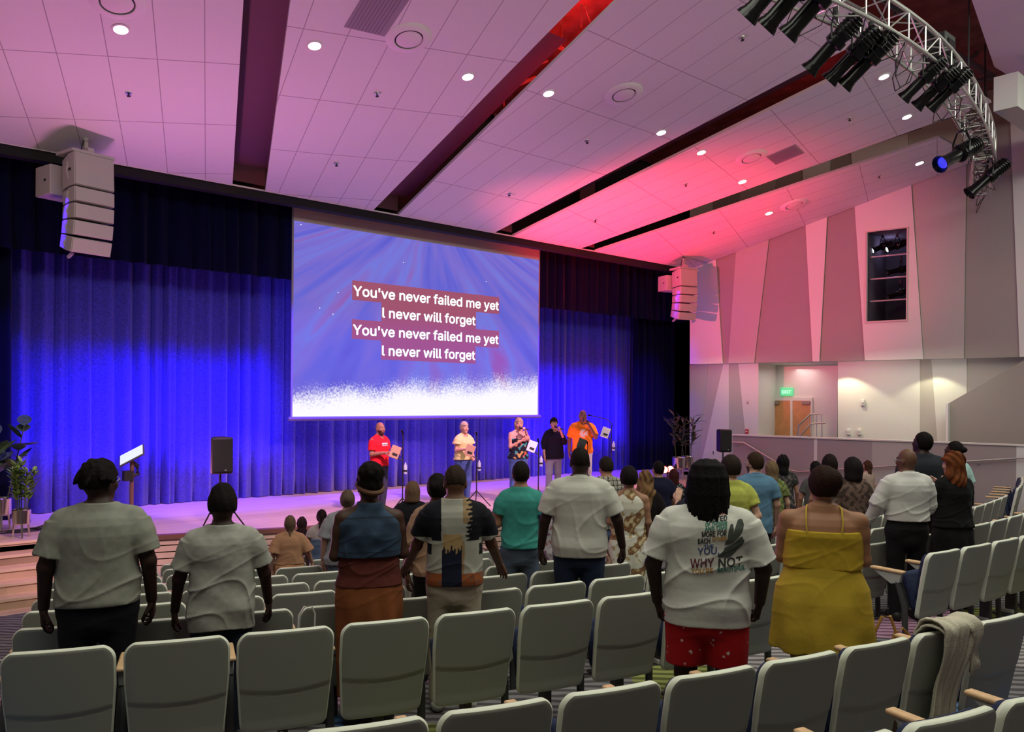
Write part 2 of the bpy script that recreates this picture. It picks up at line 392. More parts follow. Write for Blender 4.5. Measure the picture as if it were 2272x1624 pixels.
for i, m in enumerate(pm):
    (ya, ka), (yb_, kb) = JW[i], JW[i+1]; mi = MI[m.name]; off = (.0, .05, .02, .06, .0, .05, 0, .04, .07, .02, 0)[i]
    F = lambda y, k, z: y-k*(z-zb)
    if i == 6:
        for (za, zc) in ((zb, oz0), (oz1, ztop)):
            wall_quad(wb, F(ya, ka, za), F(yb_, kb, za), za, F(ya, ka, zc), F(yb_, kb, zc), zc, mi, off=off)
        wall_quad(wb, F(ya, ka, oz0), oy0, oz0, F(ya, ka, oz1), oy0, oz1, mi, off=off)
        wall_quad(wb, oy1, F(yb_, kb, oz0), oz0, oy1, F(yb_, kb, oz1), oz1, mi, off=off)
    else:
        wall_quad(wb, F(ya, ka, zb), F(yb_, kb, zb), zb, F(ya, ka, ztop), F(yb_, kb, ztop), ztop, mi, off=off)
wb.obj('wall_right', mats_w, kind='structure')
# soffit under the upper wall
OFF = 1.1
so = MB(); so.prism([(wall_x(YP, .10), YP, zb), (wall_x(-6, .10), -6, zb), (wall_x(-6, OFF+2.5), -6, zb), (wall_x(YP, OFF+2.5), YP, zb)], (0, 0, .08)); so.obj('ceiling_soffit', m_lightwall, kind='structure')
# booth opening with lamps inside
bo = MB()
D = outn*1.6
a0 = Vector((wall_x(oy0, .07), oy0, 0)); a1 = Vector((wall_x(oy1, .07), oy1, 0))
def V3(p, z): return Vector((p.x, p.y, z))
bo.add([V3(a0, oz0), V3(a0, oz1), V3(a0+D, oz1), V3(a0+D, oz0), V3(a1, oz0), V3(a1, oz1), V3(a1+D, oz1), V3(a1+D, oz0)],
       [(0, 1, 2, 3), (4, 5, 6, 7), (0, 3, 7, 4), (1, 2, 6, 5), (2, 3, 7, 6)])
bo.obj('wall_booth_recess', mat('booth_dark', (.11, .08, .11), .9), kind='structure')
fr = MB()
for za, zc, ya, yc in ((oz0-.04, oz0, oy0+.04, oy1-.04), (oz1, oz1+.03, oy0+.04, oy1-.04), (oz0, oz1, oy0+.04, oy0), (oz0, oz1, oy1, oy1-.03)):
    fr.prism([Vector((wall_x(ya, -.03), ya, za)), Vector((wall_x(yc, -.03), yc, za)), Vector((wall_x(yc, -.03), yc, zc)), Vector((wall_x(ya, -.03), ya, zc))], outn*.12)
fr.obj('window_1', mat('booth_frame', (.62, .55, .52), .5), kind='structure')
fr2 = MB()
for k in range(4):
    z = oz1-(oz1-oz0)*(.25*k+.27)
    p, q = Vector((wall_x(oy0, .15), oy0, z)), Vector((wall_x(oy1, .15), oy1, z)); fr2.tube([p, q], .022, 8)
fr2.obj('booth_pipe_rack', m_alu, label='four horizontal metal pipes across the tall booth opening in the panelled wall', cat='lighting rack')
def ellipsoidal(name, loc, aim, L=.72, label='', group=None, lens=None, parentless=True, s=1.0):
    """theatre spotlight: lamp housing, barrel, flared nose, yoke, clamp; points along aim"""
    t = thing(name, label, 'stage light', loc, 0, group)
    d = Vector(aim).normalized(); M = d.to_track_quat('Z', 'Y').to_matrix().to_4x4()
    def lat(prof, seg=20): return MB().lathe([(r*s, z*s) for r, z in prof], seg, M)
    g = lat([(.02, -.34), (.075, -.33), (.095, -.28), (.10, -.10), (.092, -.05)])
    for k in range(5): g.lathe([(.103*s, (-.30+k*.04)*s), (.108*s, (-.295+k*.04)*s), (.108*s, (-.285+k*.04)*s), (.103*s, (-.28+k*.04)*s)], 20, M)
    g.obj('lamp_housing', m_blackgloss, t, True)
    lat([(.09, -.06), (.115, -.05), (.115, .03), (.085, .05)]).obj('shutter_gate', m_blackgloss, t, True)
    lat([(.078, .04), (.078, .30), (.085, .31), (.085, .33), (.105, .37), (.112, .40), (.104, .40), (.09, .36), (.07, .33), (.07, .32)]).obj('barrel', m_blackgloss, t, True)
    lm = mat('lit_lens_blue', (.1, .1, .3), .2, emit=(.02, .04, 1), estr=.8) if lens == 'blue' else mat('lit_lens_white', (.8, .8, .9), .2, emit=(.80, .86, 1), estr=4) if lens == 'white' else mat('dark_lens', (.02, .02, .03), .08)
    lat([(.001, .335), (.072, .335), (.072, .345), (.001, .35)]).obj('lens', lm, t, True)
    y = MB(); side = d.cross(Vector((0, 0, 1))).normalized()
    up = Vector((0, 0, 1))
    y.tube([side*.12*s, side*.125*s+up*.14*s, side*.06*s+up*.27*s, -side*.06*s+up*.27*s, -side*.125*s+up*.14*s, -side*.12*s], .012*s, 8)
    y.obj('yoke', m_blackgloss, t, True)
    c = MB(); c.box((0, 0, .31*s), (.05*s, .05*s, .08*s)); c.tube([(0, 0, .34*s), (0, 0, .40*s)], .03*s, 8); c.obj('clamp', m_black, t)
    return t
for (x, y, aim, ln, lb) in ((1951, 550, (-.75, .45, -.35), 'white', 'black spotlight with a glowing lens, top shelf of the booth opening, first from stage'),
                        (1983, 548, (-.75, .45, -.35), 'white', 'black spotlight with a glowing lens, top shelf of the booth opening, second from stage'),
                        (1990, 600, (-.62, .75, -.2), 'white', 'black spotlight on the middle shelf of the booth opening'),
                        (1990, 652, (-.6, .72, -.35), 'white', 'black spotlight on the lowest lamp shelf of the booth opening, tilted down')):
    p = on_wall(x, y, .55); ellipsoidal('booth_spotlight', p-Vector(aim).normalized()*.1, aim, label=lb, lens=ln, s=.85)
# lower wall, set back under the soffit
lj = [(1530, 1530), (1571, 1556), (1605, 1569), (1617, 1617), (1638, 1654), (1683, 1683)]
lm_ = [m_green, m_midwall, m_lightwall, m_green, m_lightwall]
lo = MB()
def low(bx, by): return on_wall(bx, by, OFFL).y
OFFL = .35
def low_quad(x0t, x1t, x0b, x1b, mi, off=OFFL, zt=zb, z_b=.3, yt=806, yb=968, th=.08):
    t0, t1, b0, b1 = [on_wall(x, yy, off) for x, yy in ((x0t, yt), (x1t, yt), (x0b, yb), (x1b, yb))]
    def ext(t, b, z): k = (t.y-b.y)/(t.z-b.z); return b.y+k*(z-b.z)
    q = [(ext(t0, b0, z_b), z_b), (ext(t1, b1, z_b), z_b), (ext(t1, b1, zt), zt), (ext(t0, b0, zt), zt)]
    lo.prism([Vector((wall_x(y, off), y, z)) for y, z in q], outn*th, mi)
for i, m in enumerate(lm_): low_quad(lj[i][0], lj[i+1][0], lj[i][1], lj[i+1][1], MI[m.name], off=OFFL+.015*(i % 2))
for x0t, x1t, x0b, x1b, m in ((1859, 1947, 1859, 1957, m_lightwall), (1947, 2041, 1957, 2041, m_lightwall), (2041, 2067, 2041, 2079, m_midwall), (2067, 2145, 2079, 2145, m_lightwall), (2145, 2330, 2145, 2330, m_midwall)):
    low_quad(x0t, x1t, x0b, x1b, MI[m.name], off=OFFL+(.02 if m is m_midwall else 0))
# recess with the double door
ya, yb2 = low(1683, 806), low(1859, 806); RD = 1.3
pA = Vector((wall_x(ya, OFFL), ya, 0)); pB = Vector((wall_x(yb2, OFFL), yb2, 0)); DD = outn*RD
lo.add([V3(pA, .3), V3(pA, zb), V3(pA+DD, zb), V3(pA+DD, .3)], [(0, 1, 2, 3)], 0)
lo.add([V3(pA+DD, .3), V3(pA+DD, zb), V3(pB+DD, zb), V3(pB+DD, .3)], [(0, 1, 2, 3)], 0)
lo.add([V3(pB, .3), V3(pB, zb), V3(pB+DD, zb), V3(pB+DD, .3)], [(0, 1, 2, 3)], 3)
lo.obj('wall_right_lower', mats_w, kind='structure')
# stair slope wall in front of the lower wall
sl = MB(); o2 = -.25
P = [on_wall(x, y, o2+.02) for x, y in ((2104, 895), (2330, 766), (2330, 1060), (2103, 1060))]
sl.prism(P, outn*.12, 1)
sl.obj('wall_stair_slope', mats_w, kind='structure')
t5 = MB(); a, b = on_wall(2104, 895, o2), on_wall(2103, 1060, o2); t5.box((a+b)/2, (.16, .05, abs(a.z-b.z))); t5.obj('trim_5', m_white, kind='structure')
# double door
def on_rec(x, y, off=-.04): return on_wall(x, y, OFFL+RD*1.0146+off)
dth = math.atan2(-.171, 1)
def rec_slab(g, x0, y0, x1, y1, off, th, mi=0):
    q = [on_rec(x, y, off) for x, y in ((x0, y0), (x1, y0), (x1, y1), (x0, y1))]
    z0 = (q[0].z+q[1].z)/2; z1 = (q[2].z+q[3].z)/2
    q[0].z = q[1].z = z0; q[2].z = q[3].z = z1; g.prism(q, -outn*th, mi); return q
m_door = mat('door_veneer', (.62, .30, .12), .4, noise=.1, nscale=5)
g = MB()
for x0, y0, x1, y1 in ((1702, 882, 1804, 889), (1702, 889, 1707, 985), (1800, 889, 1804, 985), (1755, 889, 1760, 985)): rec_slab(g, x0, y0, x1, y1, 0, .06)
dfr = g.obj('door_1', m_lightwall, kind='structure')
for x0, x1, nm in ((1707, 1755, 'near the stage'), (1760, 1800, 'beside the handrail')):
    g = MB(); rec_slab(g, x0, 889, x1, 985, 0, .045); dl = g.obj('door_leaf', m_door, dfr)
    g = MB(); rec_slab(g, x0+3, 966, x1-3, 970, -.05, .05); g.obj('push_bar', m_alu, dl)
    g = MB(); rec_slab(g, x0+3 if x0 < 1740 else x1-20, 891, x0+22 if x0 < 1740 else x1-2, 897, -.05, .06); g.obj('door_closer', mat('closer_grey', (.25, .22, .22), .4), dl)
# EXIT sign
e = on_rec(1745, 869, -.1); ex = thing('exit_sign', 'green lit EXIT sign above the wooden double door', 'sign', e, math.atan2(1, -.171)+math.pi)
zrot = math.atan2(-.171, 1)
def face_frame(p, nrm, w, h):                        # basis of a vertical thing facing nrm
    n = Vector(nrm).normalized(); x = Vector((0, 0, 1)).cross(n).normalized(); return n, x
ex.rotation_euler = (0, 0, math.atan2(-outn.y, -outn.x)+math.pi/2)   # local -Y faces the hall
MB().box((0, .02, 0), (.36, .05, .24)).obj('housing', mat('exit_housing', (.1, .5, .25), .4, emit=(.05, .55, .22), estr=.9), ex, bevel=.01)
try: INTER = bpy.data.fonts.load(bpy.utils.system_resource('DATAFILES', path='fonts')+'/Inter.woff2')
except Exception: INTER = None
def text_mesh(name, body, size, m, parent=None, loc=(0, 0, 0), rot=(R(90), 0, 0), align='CENTER', ext=.002, sx=1.0, bold=0, shear=0):
    cu = bpy.data.curves.new(name, 'FONT'); cu.body = body; cu.size = size; cu.align_x = align; cu.align_y = 'CENTER'; cu.extrude = ext; cu.offset = bold; cu.shear = shear
    if INTER: cu.font = INTER
    tmp = bpy.data.objects.new('tmp_text', cu); C.objects.link(tmp); bpy.context.view_layer.update()
    me = bpy.data.meshes.new_from_object(tmp.evaluated_get(bpy.context.evaluated_depsgraph_get()))
    bpy.data.objects.remove(tmp); bpy.data.curves.remove(cu)
    for v in me.vertices: v.co.x *= sx
    me.materials.clear(); me.materials.append(m)
    o = bpy.data.objects.new(name, me); C.objects.link(o); o.location = loc; o.rotation_euler = rot
    if parent: o.parent = parent
    return o
text_mesh('lettering', 'EXIT', .17, mat('exit_letters', (.6, 1, .8), .4, emit=(.45, 1, .7), estr=1.6), ex, (0, -.012, -.005))
# thermostat, wall boxes, alarm
def wall_box(name, x, y, w, h, d, m, label, cat, off=OFFL):
    p = on_wall(x, y, off); t = thing(name, label, cat, p, math.atan2(-outn.y, -outn.x)+math.pi/2)
    MB().box((0, -d/2, 0), (w, d, h)).obj('casing', m, t, bevel=.008)
    return t
m_plast = mat('white_plastic', (.82, .80, .76), .4)
w = wall_box('strobe_alarm', 1915, 893, .10, .16, .06, m_plast, 'small white fire strobe on the pale lower wall above the two wall boxes', 'alarm'); MB().box((0, -.07, .02), (.06, .03, .05)).obj('strobe_lens', mat('clear_lens', (.9, .9, .9), .1), w)
for x, l in ((1884, 'small white wall box low on the pale wall, the one nearer the double door'), (1908, 'small white wall box low on the pale wall, under the fire strobe')):
    w = wall_box('wall_box', x, 958, .09, .15, .07, m_plast, l, 'wall box'); MB().box((0, -.075, .03), (.06, .012, .05)).obj('cover', mat('cover_white', (.9, .88, .85), .3), w)
w = wall_box('fire_alarm_pull', 1658, 957, .09, .13, .05, mat('alarm_red', (.6, .05, .05), .4), 'small red fire alarm pull station on the wall near the speaker on a stand', 'alarm'); MB().box((0, -.055, 0), (.05, .012, .03)).obj('handle', m_plast, w)
w = wall_box('wall_outlet', 1583, 1004, .07, .11, .01, m_plast, 'wall socket on the pale panel between the tall plant and the speaker on a stand', 'socket')
MB().box((0, -.012, .02), (.03, .006, .03)).box((0, -.012, -.02), (.03, .006, .03)).obj('socket_face', m_black, w)
wall_box('wall_hook', 1659, 892, .05, .06, .05, m_alu, 'tiny metal wall fitting above the red fire alarm', 'wall fitting')

# half wall (ramp parapet)
HO = -1.3; hz = CZ-.91
def half_x(Y): return wall_x(Y, HO)
hw = MB()
hy0 = on_wall(1626, 970, HO).y; hy1 = -3.0
seg = [hy0, on_wall(1806, 1000, HO).y, on_wall(1813, 1000, HO).y, on_wall(1935, 1000, HO).y, on_wall(2062, 1000, HO).y, on_wall(2255, 1020, HO).y, hy1]
hm = [1, 0, 1, 2, 1, 0]
for i in range(6):
    hw.prism([Vector((half_x(y), y, z)) for y, z in ((seg[i], -.1), (seg[i+1], -.1), (seg[i+1], hz), (seg[i], hz))], outn*.14, hm[i])
hw.obj('wall_half', [m_lightwall, mat('half_wall_taupe', (.40, .34, .34), .85), m_midwall], kind='structure')
t6 = MB(); t6.prism([Vector((half_x(y)-.03, y, hz)) for y in (hy0+.03, hy1)]+[Vector((half_x(y)-.03, y, hz))+outn*.21 for y in (hy1, hy0+.03)], (0, 0, .035)); t6.obj('trim_6', mat('cap_paint', (.80, .74, .70), .5), kind='structure')
# corridor floor behind the half wall (upper level by the door)
cf = MB(); cf.prism([Vector((half_x(y)+.14, y, 0)) for y in (14.6, -3)]+[Vector((wall_x(y, 2.2), y, 0)) for y in (-3, 14.6)], (0, 0, .95)); cf.obj('floor_corridor', m_carpet, kind='structure')
# handrails on the half wall
def rail(name, pxs, label, cat='handrail', off=HO-.09):
    t = thing(name, label, cat, on_wall(pxs[0][0], pxs[0][1], off)); o = t.location
    P = [on_wall(x, y, off)-o for x, y in pxs]
    MB().tube(P, .02, 10).obj('rail', m_steel, t, True)
    for i in range(len(P)-1):
        n = max(1, int((P[i+1]-P[i]).length/1.5))
        for k in range(n):
            p = P[i].lerp(P[i+1], (k+.5)/n)
            b = MB(); b.tube([p, p-Vector((0, 0, .06)), p-Vector((0, 0, .06))+outn*.09], .009, 6); b.sphere(p-Vector((0, 0, .06))+outn*.085, .025, 6); b.obj('bracket', m_steel, t, True)
    return t
rail('handrail', [(1622, 981), (1650, 982), (1751, 1043), (1772, 1047), (2060, 1029), (2290, 1015)], 'long steel handrail sloping down along the half wall behind the seats')
# little stair rail by the door
t = thing('stair_railing', 'steel stair railing with posts in front of the wooden double door', 'railing', on_wall(1770, 965, .1)); o = t.location
def rr(x, y, off=.15): return on_wall(x, y, off)-o
MB().tube([rr(1771, 985), rr(1771, 945), rr(1798, 919), rr(1824, 919), rr(1824, 990)], .022, 8).obj('outer_frame', m_steel, t, True)
MB().tube([rr(1775, 968), rr(1800, 940), rr(1831, 938)], .018, 8).obj('grab_rail', m_steel, t, True)
for x in (1800, 1812): MB().tube([rr(x, 920), rr(x, 990)], .012, 6).obj('post', m_steel, t, True)
g = MB()
for k in range(5): g.tube([rr(1774+k*5, 965-k*4), rr(1774+k*5, 943-k*5)], .006, 6)
g.obj('baluster_wires', m_steel, t)

# rear ceiling pieces in the corner beyond the truss
rc = MB()
q = [on_z(2156, 0, 9.4), on_z(2206, 148, 9.4)]
rc.prism([(q[0].x-1.2, q[0].y-2.0, 9.4), (q[0].x, q[0].y, 9.4), (q[1].x, q[1].y, 9.4), (q[1].x+6, q[1].y-.3, 9.4), (q[1].x+6, -4, 9.4), (q[0].x-1.2, -4, 9.4)], (0, 0, .3))
rc.obj('ceiling_rear', m_white, kind='structure')
f = on_plane(2205, 172, (0, 1, 0), (0, 5.6, 0)); f2 = on_plane(2205, 248, (0, 1, 0), (0, 5.6, 0))
fb = MB(); fb.box((f.x+3.0, 5.4, (f.z+f2.z)/2), (6, .4, f.z-f2.z)); fb.obj('ceiling_bulkhead', m_lightwall, kind='structure')
# steel bracing in the open corner
g = MB()
for (x0, y0, x1, y1) in ((2095, 100, 2205, 170), (2205, 170, 2130, 190), (2180, 90, 2186, 230), (2140, 140, 2190, 100), (2020, 40, 2200, 175)):
    a, b = on_plane(x0, y0, (0, 1, 0), (0, 6.6, 0)), on_plane(x1, y1, (0, 1, 0), (0, 6.6, 0)); g.tube([a, b], .05, 6)
g.obj('trim_7', mat('red_brown_steel', (.16, .10, .11), .6), kind='structure')

# wall-wash downlights tucked under the soffit, and an added fill that brightens the door recess
for x, e_ in ((1868, 46), (2066, 32)):
    a = on_wall(x, 803, -.15+OFFL*.0); d_ = light('soffit_downlight_beam', 'SPOT', (a.x, a.y, zb-.10), (a.x, a.y, 0), e_, (1, .98, .60), spot_size=R(115), spot_blend=.25, shadow_soft_size=.04)
a = on_wall(1765, 803, 1.0); light('corridor_lamp_light', 'AREA', (a.x, a.y, zb-.12), (a.x, a.y, 0), 7, (1, .86, .80), shape='RECTANGLE', size=1.2, size_y=.6)
a = on_wall(1975, 560, 1.0); light('booth_lamp_light', 'POINT', (a.x, a.y, oz1-.2), (a.x, a.y, 0), 4, (.6, .6, 1), shadow_soft_size=.1)

for x, y, e_ in ((1270, 50, 90), (1150, 175, 25), (1760, 200, 9)):
    a = on_ceil(x, y, 1.3); light('plenum_red_light', 'POINT', a, a-Vector((0, 0, 1)), e_, (1, .03, .03), shadow_soft_size=.1)  # added red fill that tints the deck and steel, no fitting up there

a = on_wall(1610, 803, -1.0); light('soffit_strip_light', 'AREA', (a.x, a.y, zb-.05), (a.x+.9, a.y, 1.5), 9, (.95, 1, .70), shape='RECTANGLE', size=2.5, size_y=.3)  # added soft fills in front of the lower wall, here and next line
a = on_wall(2000, 803, -1.0); light('soffit_strip_light', 'AREA', (a.x, a.y, zb-.05), (a.x+.9, a.y, 1.5), 14, (.97, 1, .72), shape='RECTANGLE', size=3, size_y=.3)
# ---------------------------------------------------------------- stage drapes
def drape(name, m, x0, x1, y, z0, z1, pitch, amp, seed, label, cat='curtain', flare=.0):
    rnd = random.Random(seed); xs_ = []; x = x0; k = 0; prof = []
    while x < x1:
        w = pitch*rnd.uniform(.7, 1.35); a = amp*rnd.uniform(.7, 1.2)
        for j in range(8):
            u = j/8; prof.append((x+w*u, y-a*(math.sin(math.pi*u)**.6 if u else 0)+a*.25*math.sin(u*9+k)))
        x += w; k += 1
    nz = 7; vv = []; ff = []
    for j in range(nz):
        u = j/(nz-1); z = z0+(z1-z0)*u
        for i, (px, py) in enumerate(prof):
            s = 1+flare*(1-u); vv.append((px+.02*math.sin(i*.7+u*3), y+(py-y)*s, z))
    n = len(prof)
    for j in range(nz-1):
        for i in range(n-1): ff.append((j*n+i, j*n+i+1, (j+1)*n+i+1, (j+1)*n+i))
    g = MB(); g.add(vv, ff); o = g.obj(name, m, smooth=True, label=label, cat=cat)
    o.data.set_sharp_from_angle(angle=R(170))
    sd = o.modifiers.new('thick', 'SOLIDIFY'); sd.thickness = .012
    return o
m_vel = mat('blue_velvet', (.07, .055, .60), .95, noise=.25, nscale=30, sheen=.35, spec=.05)
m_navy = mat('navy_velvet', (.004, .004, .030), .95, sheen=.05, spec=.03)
drape('stage_curtain', m_vel, 2.55, 19.3, 16.25, SZ+.01, 8.3, .30, .13, 5, 'wide pleated blue velvet curtain hanging behind the singers, lit on its lower part', flare=.15)
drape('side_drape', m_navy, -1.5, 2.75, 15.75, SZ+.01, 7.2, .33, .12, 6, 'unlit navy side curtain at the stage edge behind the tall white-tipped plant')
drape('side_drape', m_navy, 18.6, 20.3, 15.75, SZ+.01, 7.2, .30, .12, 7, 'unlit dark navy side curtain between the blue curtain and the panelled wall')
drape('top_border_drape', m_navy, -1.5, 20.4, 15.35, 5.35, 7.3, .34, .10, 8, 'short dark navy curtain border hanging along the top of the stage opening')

# ---------------------------------------------------------------- projection screen
SY = 15.15
def spt(x, y): return on_y(x, y, SY)
TL, TR, BL, BR = spt(650.8, 488.7), spt(1195.6, 576.9), spt(651.4, 924.4), spt(1194.2, 920.2)
sx0, sx1 = (TL.x+BL.x)/2, (TR.x+BR.x)/2; sz0, sz1 = (BL.z+BR.z)/2, (TL.z+TR.z)/2
scx, scz = (sx0+sx1)/2, (sz0+sz1)/2; sw, sh = sx1-sx0, sz1-sz0
def screen_material():
    m = bpy.data.materials.new('projected_picture'); m.use_nodes = True; nt = m.node_tree; L = nt.links; b = nt.nodes['Principled BSDF']
    b.inputs['Base Color'].default_value = (.02, .02, .02, 1); b.inputs['Roughness'].default_value = 1; b.inputs['Specular IOR Level'].default_value = 0
    tc = nt.nodes.new('ShaderNodeTexCoord'); sp = nt.nodes.new('ShaderNodeSeparateXYZ'); L.new(tc.outputs['Object'], sp.inputs[0])
    # rays fanning from the top centre: noise in angle
    dy = N(nt, 'ShaderNodeMath', operation='SUBTRACT'); dy.inputs[0].default_value = sh*.75; L.new(sp.outputs[2], dy.inputs[1])
    an = N(nt, 'ShaderNodeMath', operation='DIVIDE'); L.new(sp.outputs[0], an.inputs[0]); L.new(dy.outputs[0], an.inputs[1])
    cv = nt.nodes.new('ShaderNodeCombineXYZ'); L.new(an.outputs[0], cv.inputs[0]); k1 = N(nt, 'ShaderNodeMath', operation='MULTIPLY'); L.new(sp.outputs[2], k1.inputs[0]); k1.inputs[1].default_value = .12; L.new(k1.outputs[0], cv.inputs[1])
    nz = N(nt, 'ShaderNodeTexNoise', Scale=2.6, Detail=3.0); L.new(cv.outputs[0], nz.inputs['Vector'])
    rp_ = nt.nodes.new('ShaderNodeValToRGB'); e = rp_.color_ramp.elements
    e[0].position = .30; e[0].color = (.105, .085, .56, 1); e[1].position = .72; e[1].color = (.30, .10, .42, 1)
    for p, c in ((.42, (.13, .13, .66)), (.52, (.20, .15, .62)), (.60, (.17, .19, .72))): q = e.new(p); q.color = (*c, 1)
    L.new(nz.outputs[0], rp_.inputs[0])
    # white rising from the bottom, speckled
    n2 = N(nt, 'ShaderNodeTexNoise', Scale=.9, Detail=2.0); L.new(tc.outputs['Object'], n2.inputs['Vector'])
    n3 = N(nt, 'ShaderNodeTexNoise', Scale=26.0, Detail=2.0); L.new(tc.outputs['Object'], n3.inputs['Vector'])
    def ma(op, a, b_):
        q = N(nt, 'ShaderNodeMath', operation=op)
        for i, v in enumerate((a, b_)):
            if isinstance(v, (int, float)): q.inputs[i].default_value = v
            else: L.new(v, q.inputs[i])
        return q.outputs[0]
    h = ma('ADD', ma('ADD', ma('MULTIPLY', sp.outputs[2], -1/sh), ma('MULTIPLY', n2.outputs[0], .12)), ma('MULTIPLY', sp.outputs[0], .018))
    h = ma('ADD', h, ma('MULTIPLY', ma('SUBTRACT', n3.outputs[0], .5), .16))
    mr = N(nt, 'ShaderNodeMapRange', From_Min=.335, From_Max=.47); mr.interpolation_type = 'SMOOTHSTEP'; L.new(h, mr.inputs[0])
    mx = N(nt, 'ShaderNodeMix', data_type='RGBA'); L.new(mr.outputs[0], mx.inputs[0]); L.new(rp_.outputs[0], mx.inputs[6]); mx.inputs[7].default_value = (1, .985, 1, 1)
    L.new(mx.outputs[2], b.inputs['Emission Color']); b.inputs['Emission Strength'].default_value = .98
    return m
scr = thing('projection_screen', 'large projection screen hanging in front of the blue curtain with song words', 'screen', (scx, SY, scz))
MB().box((0, .02, 0), (sw, .02, sh)).obj('picture_area', screen_material(), scr)
g = MB(); g.box((0, .02, sh/2+.25), (sw, .02, .5)); g.obj('top_cloth', mat('screen_cloth_grey', (.62, .50, .50), .8), scr)
g = MB()
for sx_ in (-1, 1): g.box((sx_*(sw/2+.018), .02, .2), (.036, .022, sh+.42))
g.obj('side_border', mat('screen_edge_grey', (.34, .32, .38), .6), scr)
g = MB(); g.tube([(-sw/2-.09, .02, -sh/2-.045), (sw/2+.09, .02, -sh/2-.045)], .042, 12); g.obj('bottom_bar', mat('screen_bar', (.16, .13, .26), .5), scr, True)
m_hl = mat('caption_band', (.01, .005, .01), 1, emit=(.345, .085, .150), estr=1.0)
m_let = mat('caption_letters', (.05, .05, .05), .8, emit=(.90, 1, .97), estr=1.15)
def rel(x, y): p = spt(x, y); return (p.x-scx, p.z-scz)
z7 = lambda X, Y: rel(600+X/3.064, 430+Y/3.064)
lines = [("You've never failed me yet", z7(557, 590), z7(1557, 812)), ("l never will forget", z7(760, 712), z7(1403, 918)), ("You've never failed me yet", z7(557, 855), z7(1555, 1042)), ("l never will forget", z7(760, 982), z7(1400, 1150))]
# one common line grid
za_ = z7(557, 587)[1]; zb_ = z7(760, 1126)[1]; lh = (za_-zb_)/4; xc_ = (z7(557, 650)[0]+z7(1556, 750)[0])/2
hw1 = (z7(1556, 750)[0]-z7(557, 650)[0])/2; hw2 = (z7(1402, 850)[0]-z7(760, 850)[0])/2
for i, (s, _, _) in enumerate(lines):
    hw_ = hw1 if i % 2 == 0 else hw2; zc_ = za_-lh*(i+.5)
    o = text_mesh('caption_text', s, lh*.98, m_let, scr, (xc_, -.002, zc_-.01), bold=0, ext=.001)
    xs_ = [v.co.x for v in o.data.vertices]; w_ = max(xs_)-min(xs_); c_ = (max(xs_)+min(xs_))/2
    for v in o.data.vertices: v.co.x = (v.co.x-c_)*(hw_*2-.05)/w_
    g = MB()
    for k_, (dx_, dz_) in enumerate(((-.008, 0), (.008, 0), (0, .008), (0, -.008), (.006, .006), (-.006, -.006))): g.add([(v.co.x+xc_+dx_, -.003-.0004*k_-v.co.z, v.co.y+zc_-.01+dz_) for v in o.data.vertices], [tuple(f.vertices) for f in o.data.polygons], 0)
    g.box((xc_, .004, zc_), (hw_*2, .006, lh), None, 1); bpy.data.objects.remove(o); g.obj('caption_line', [m_let, m_hl], scr)
g = MB(); [g.tube([(sx_*sw*.42, .04, sh/2+.4), (sx_*sw*.42, .04, 6.9)], .01, 6) for sx_ in (-1, 1)]; g.obj('hanging_cable', m_black, scr)
g = MB()
for X, Y in ((907, 466), (1468, 596), (462, 671), (337, 776), (427, 818), (209, 209)):
    a = z7(X, Y); g.sphere((a[0], .012, a[1]), (.014, .004, .014), 5)
g.obj('star_specks', m_let, scr)

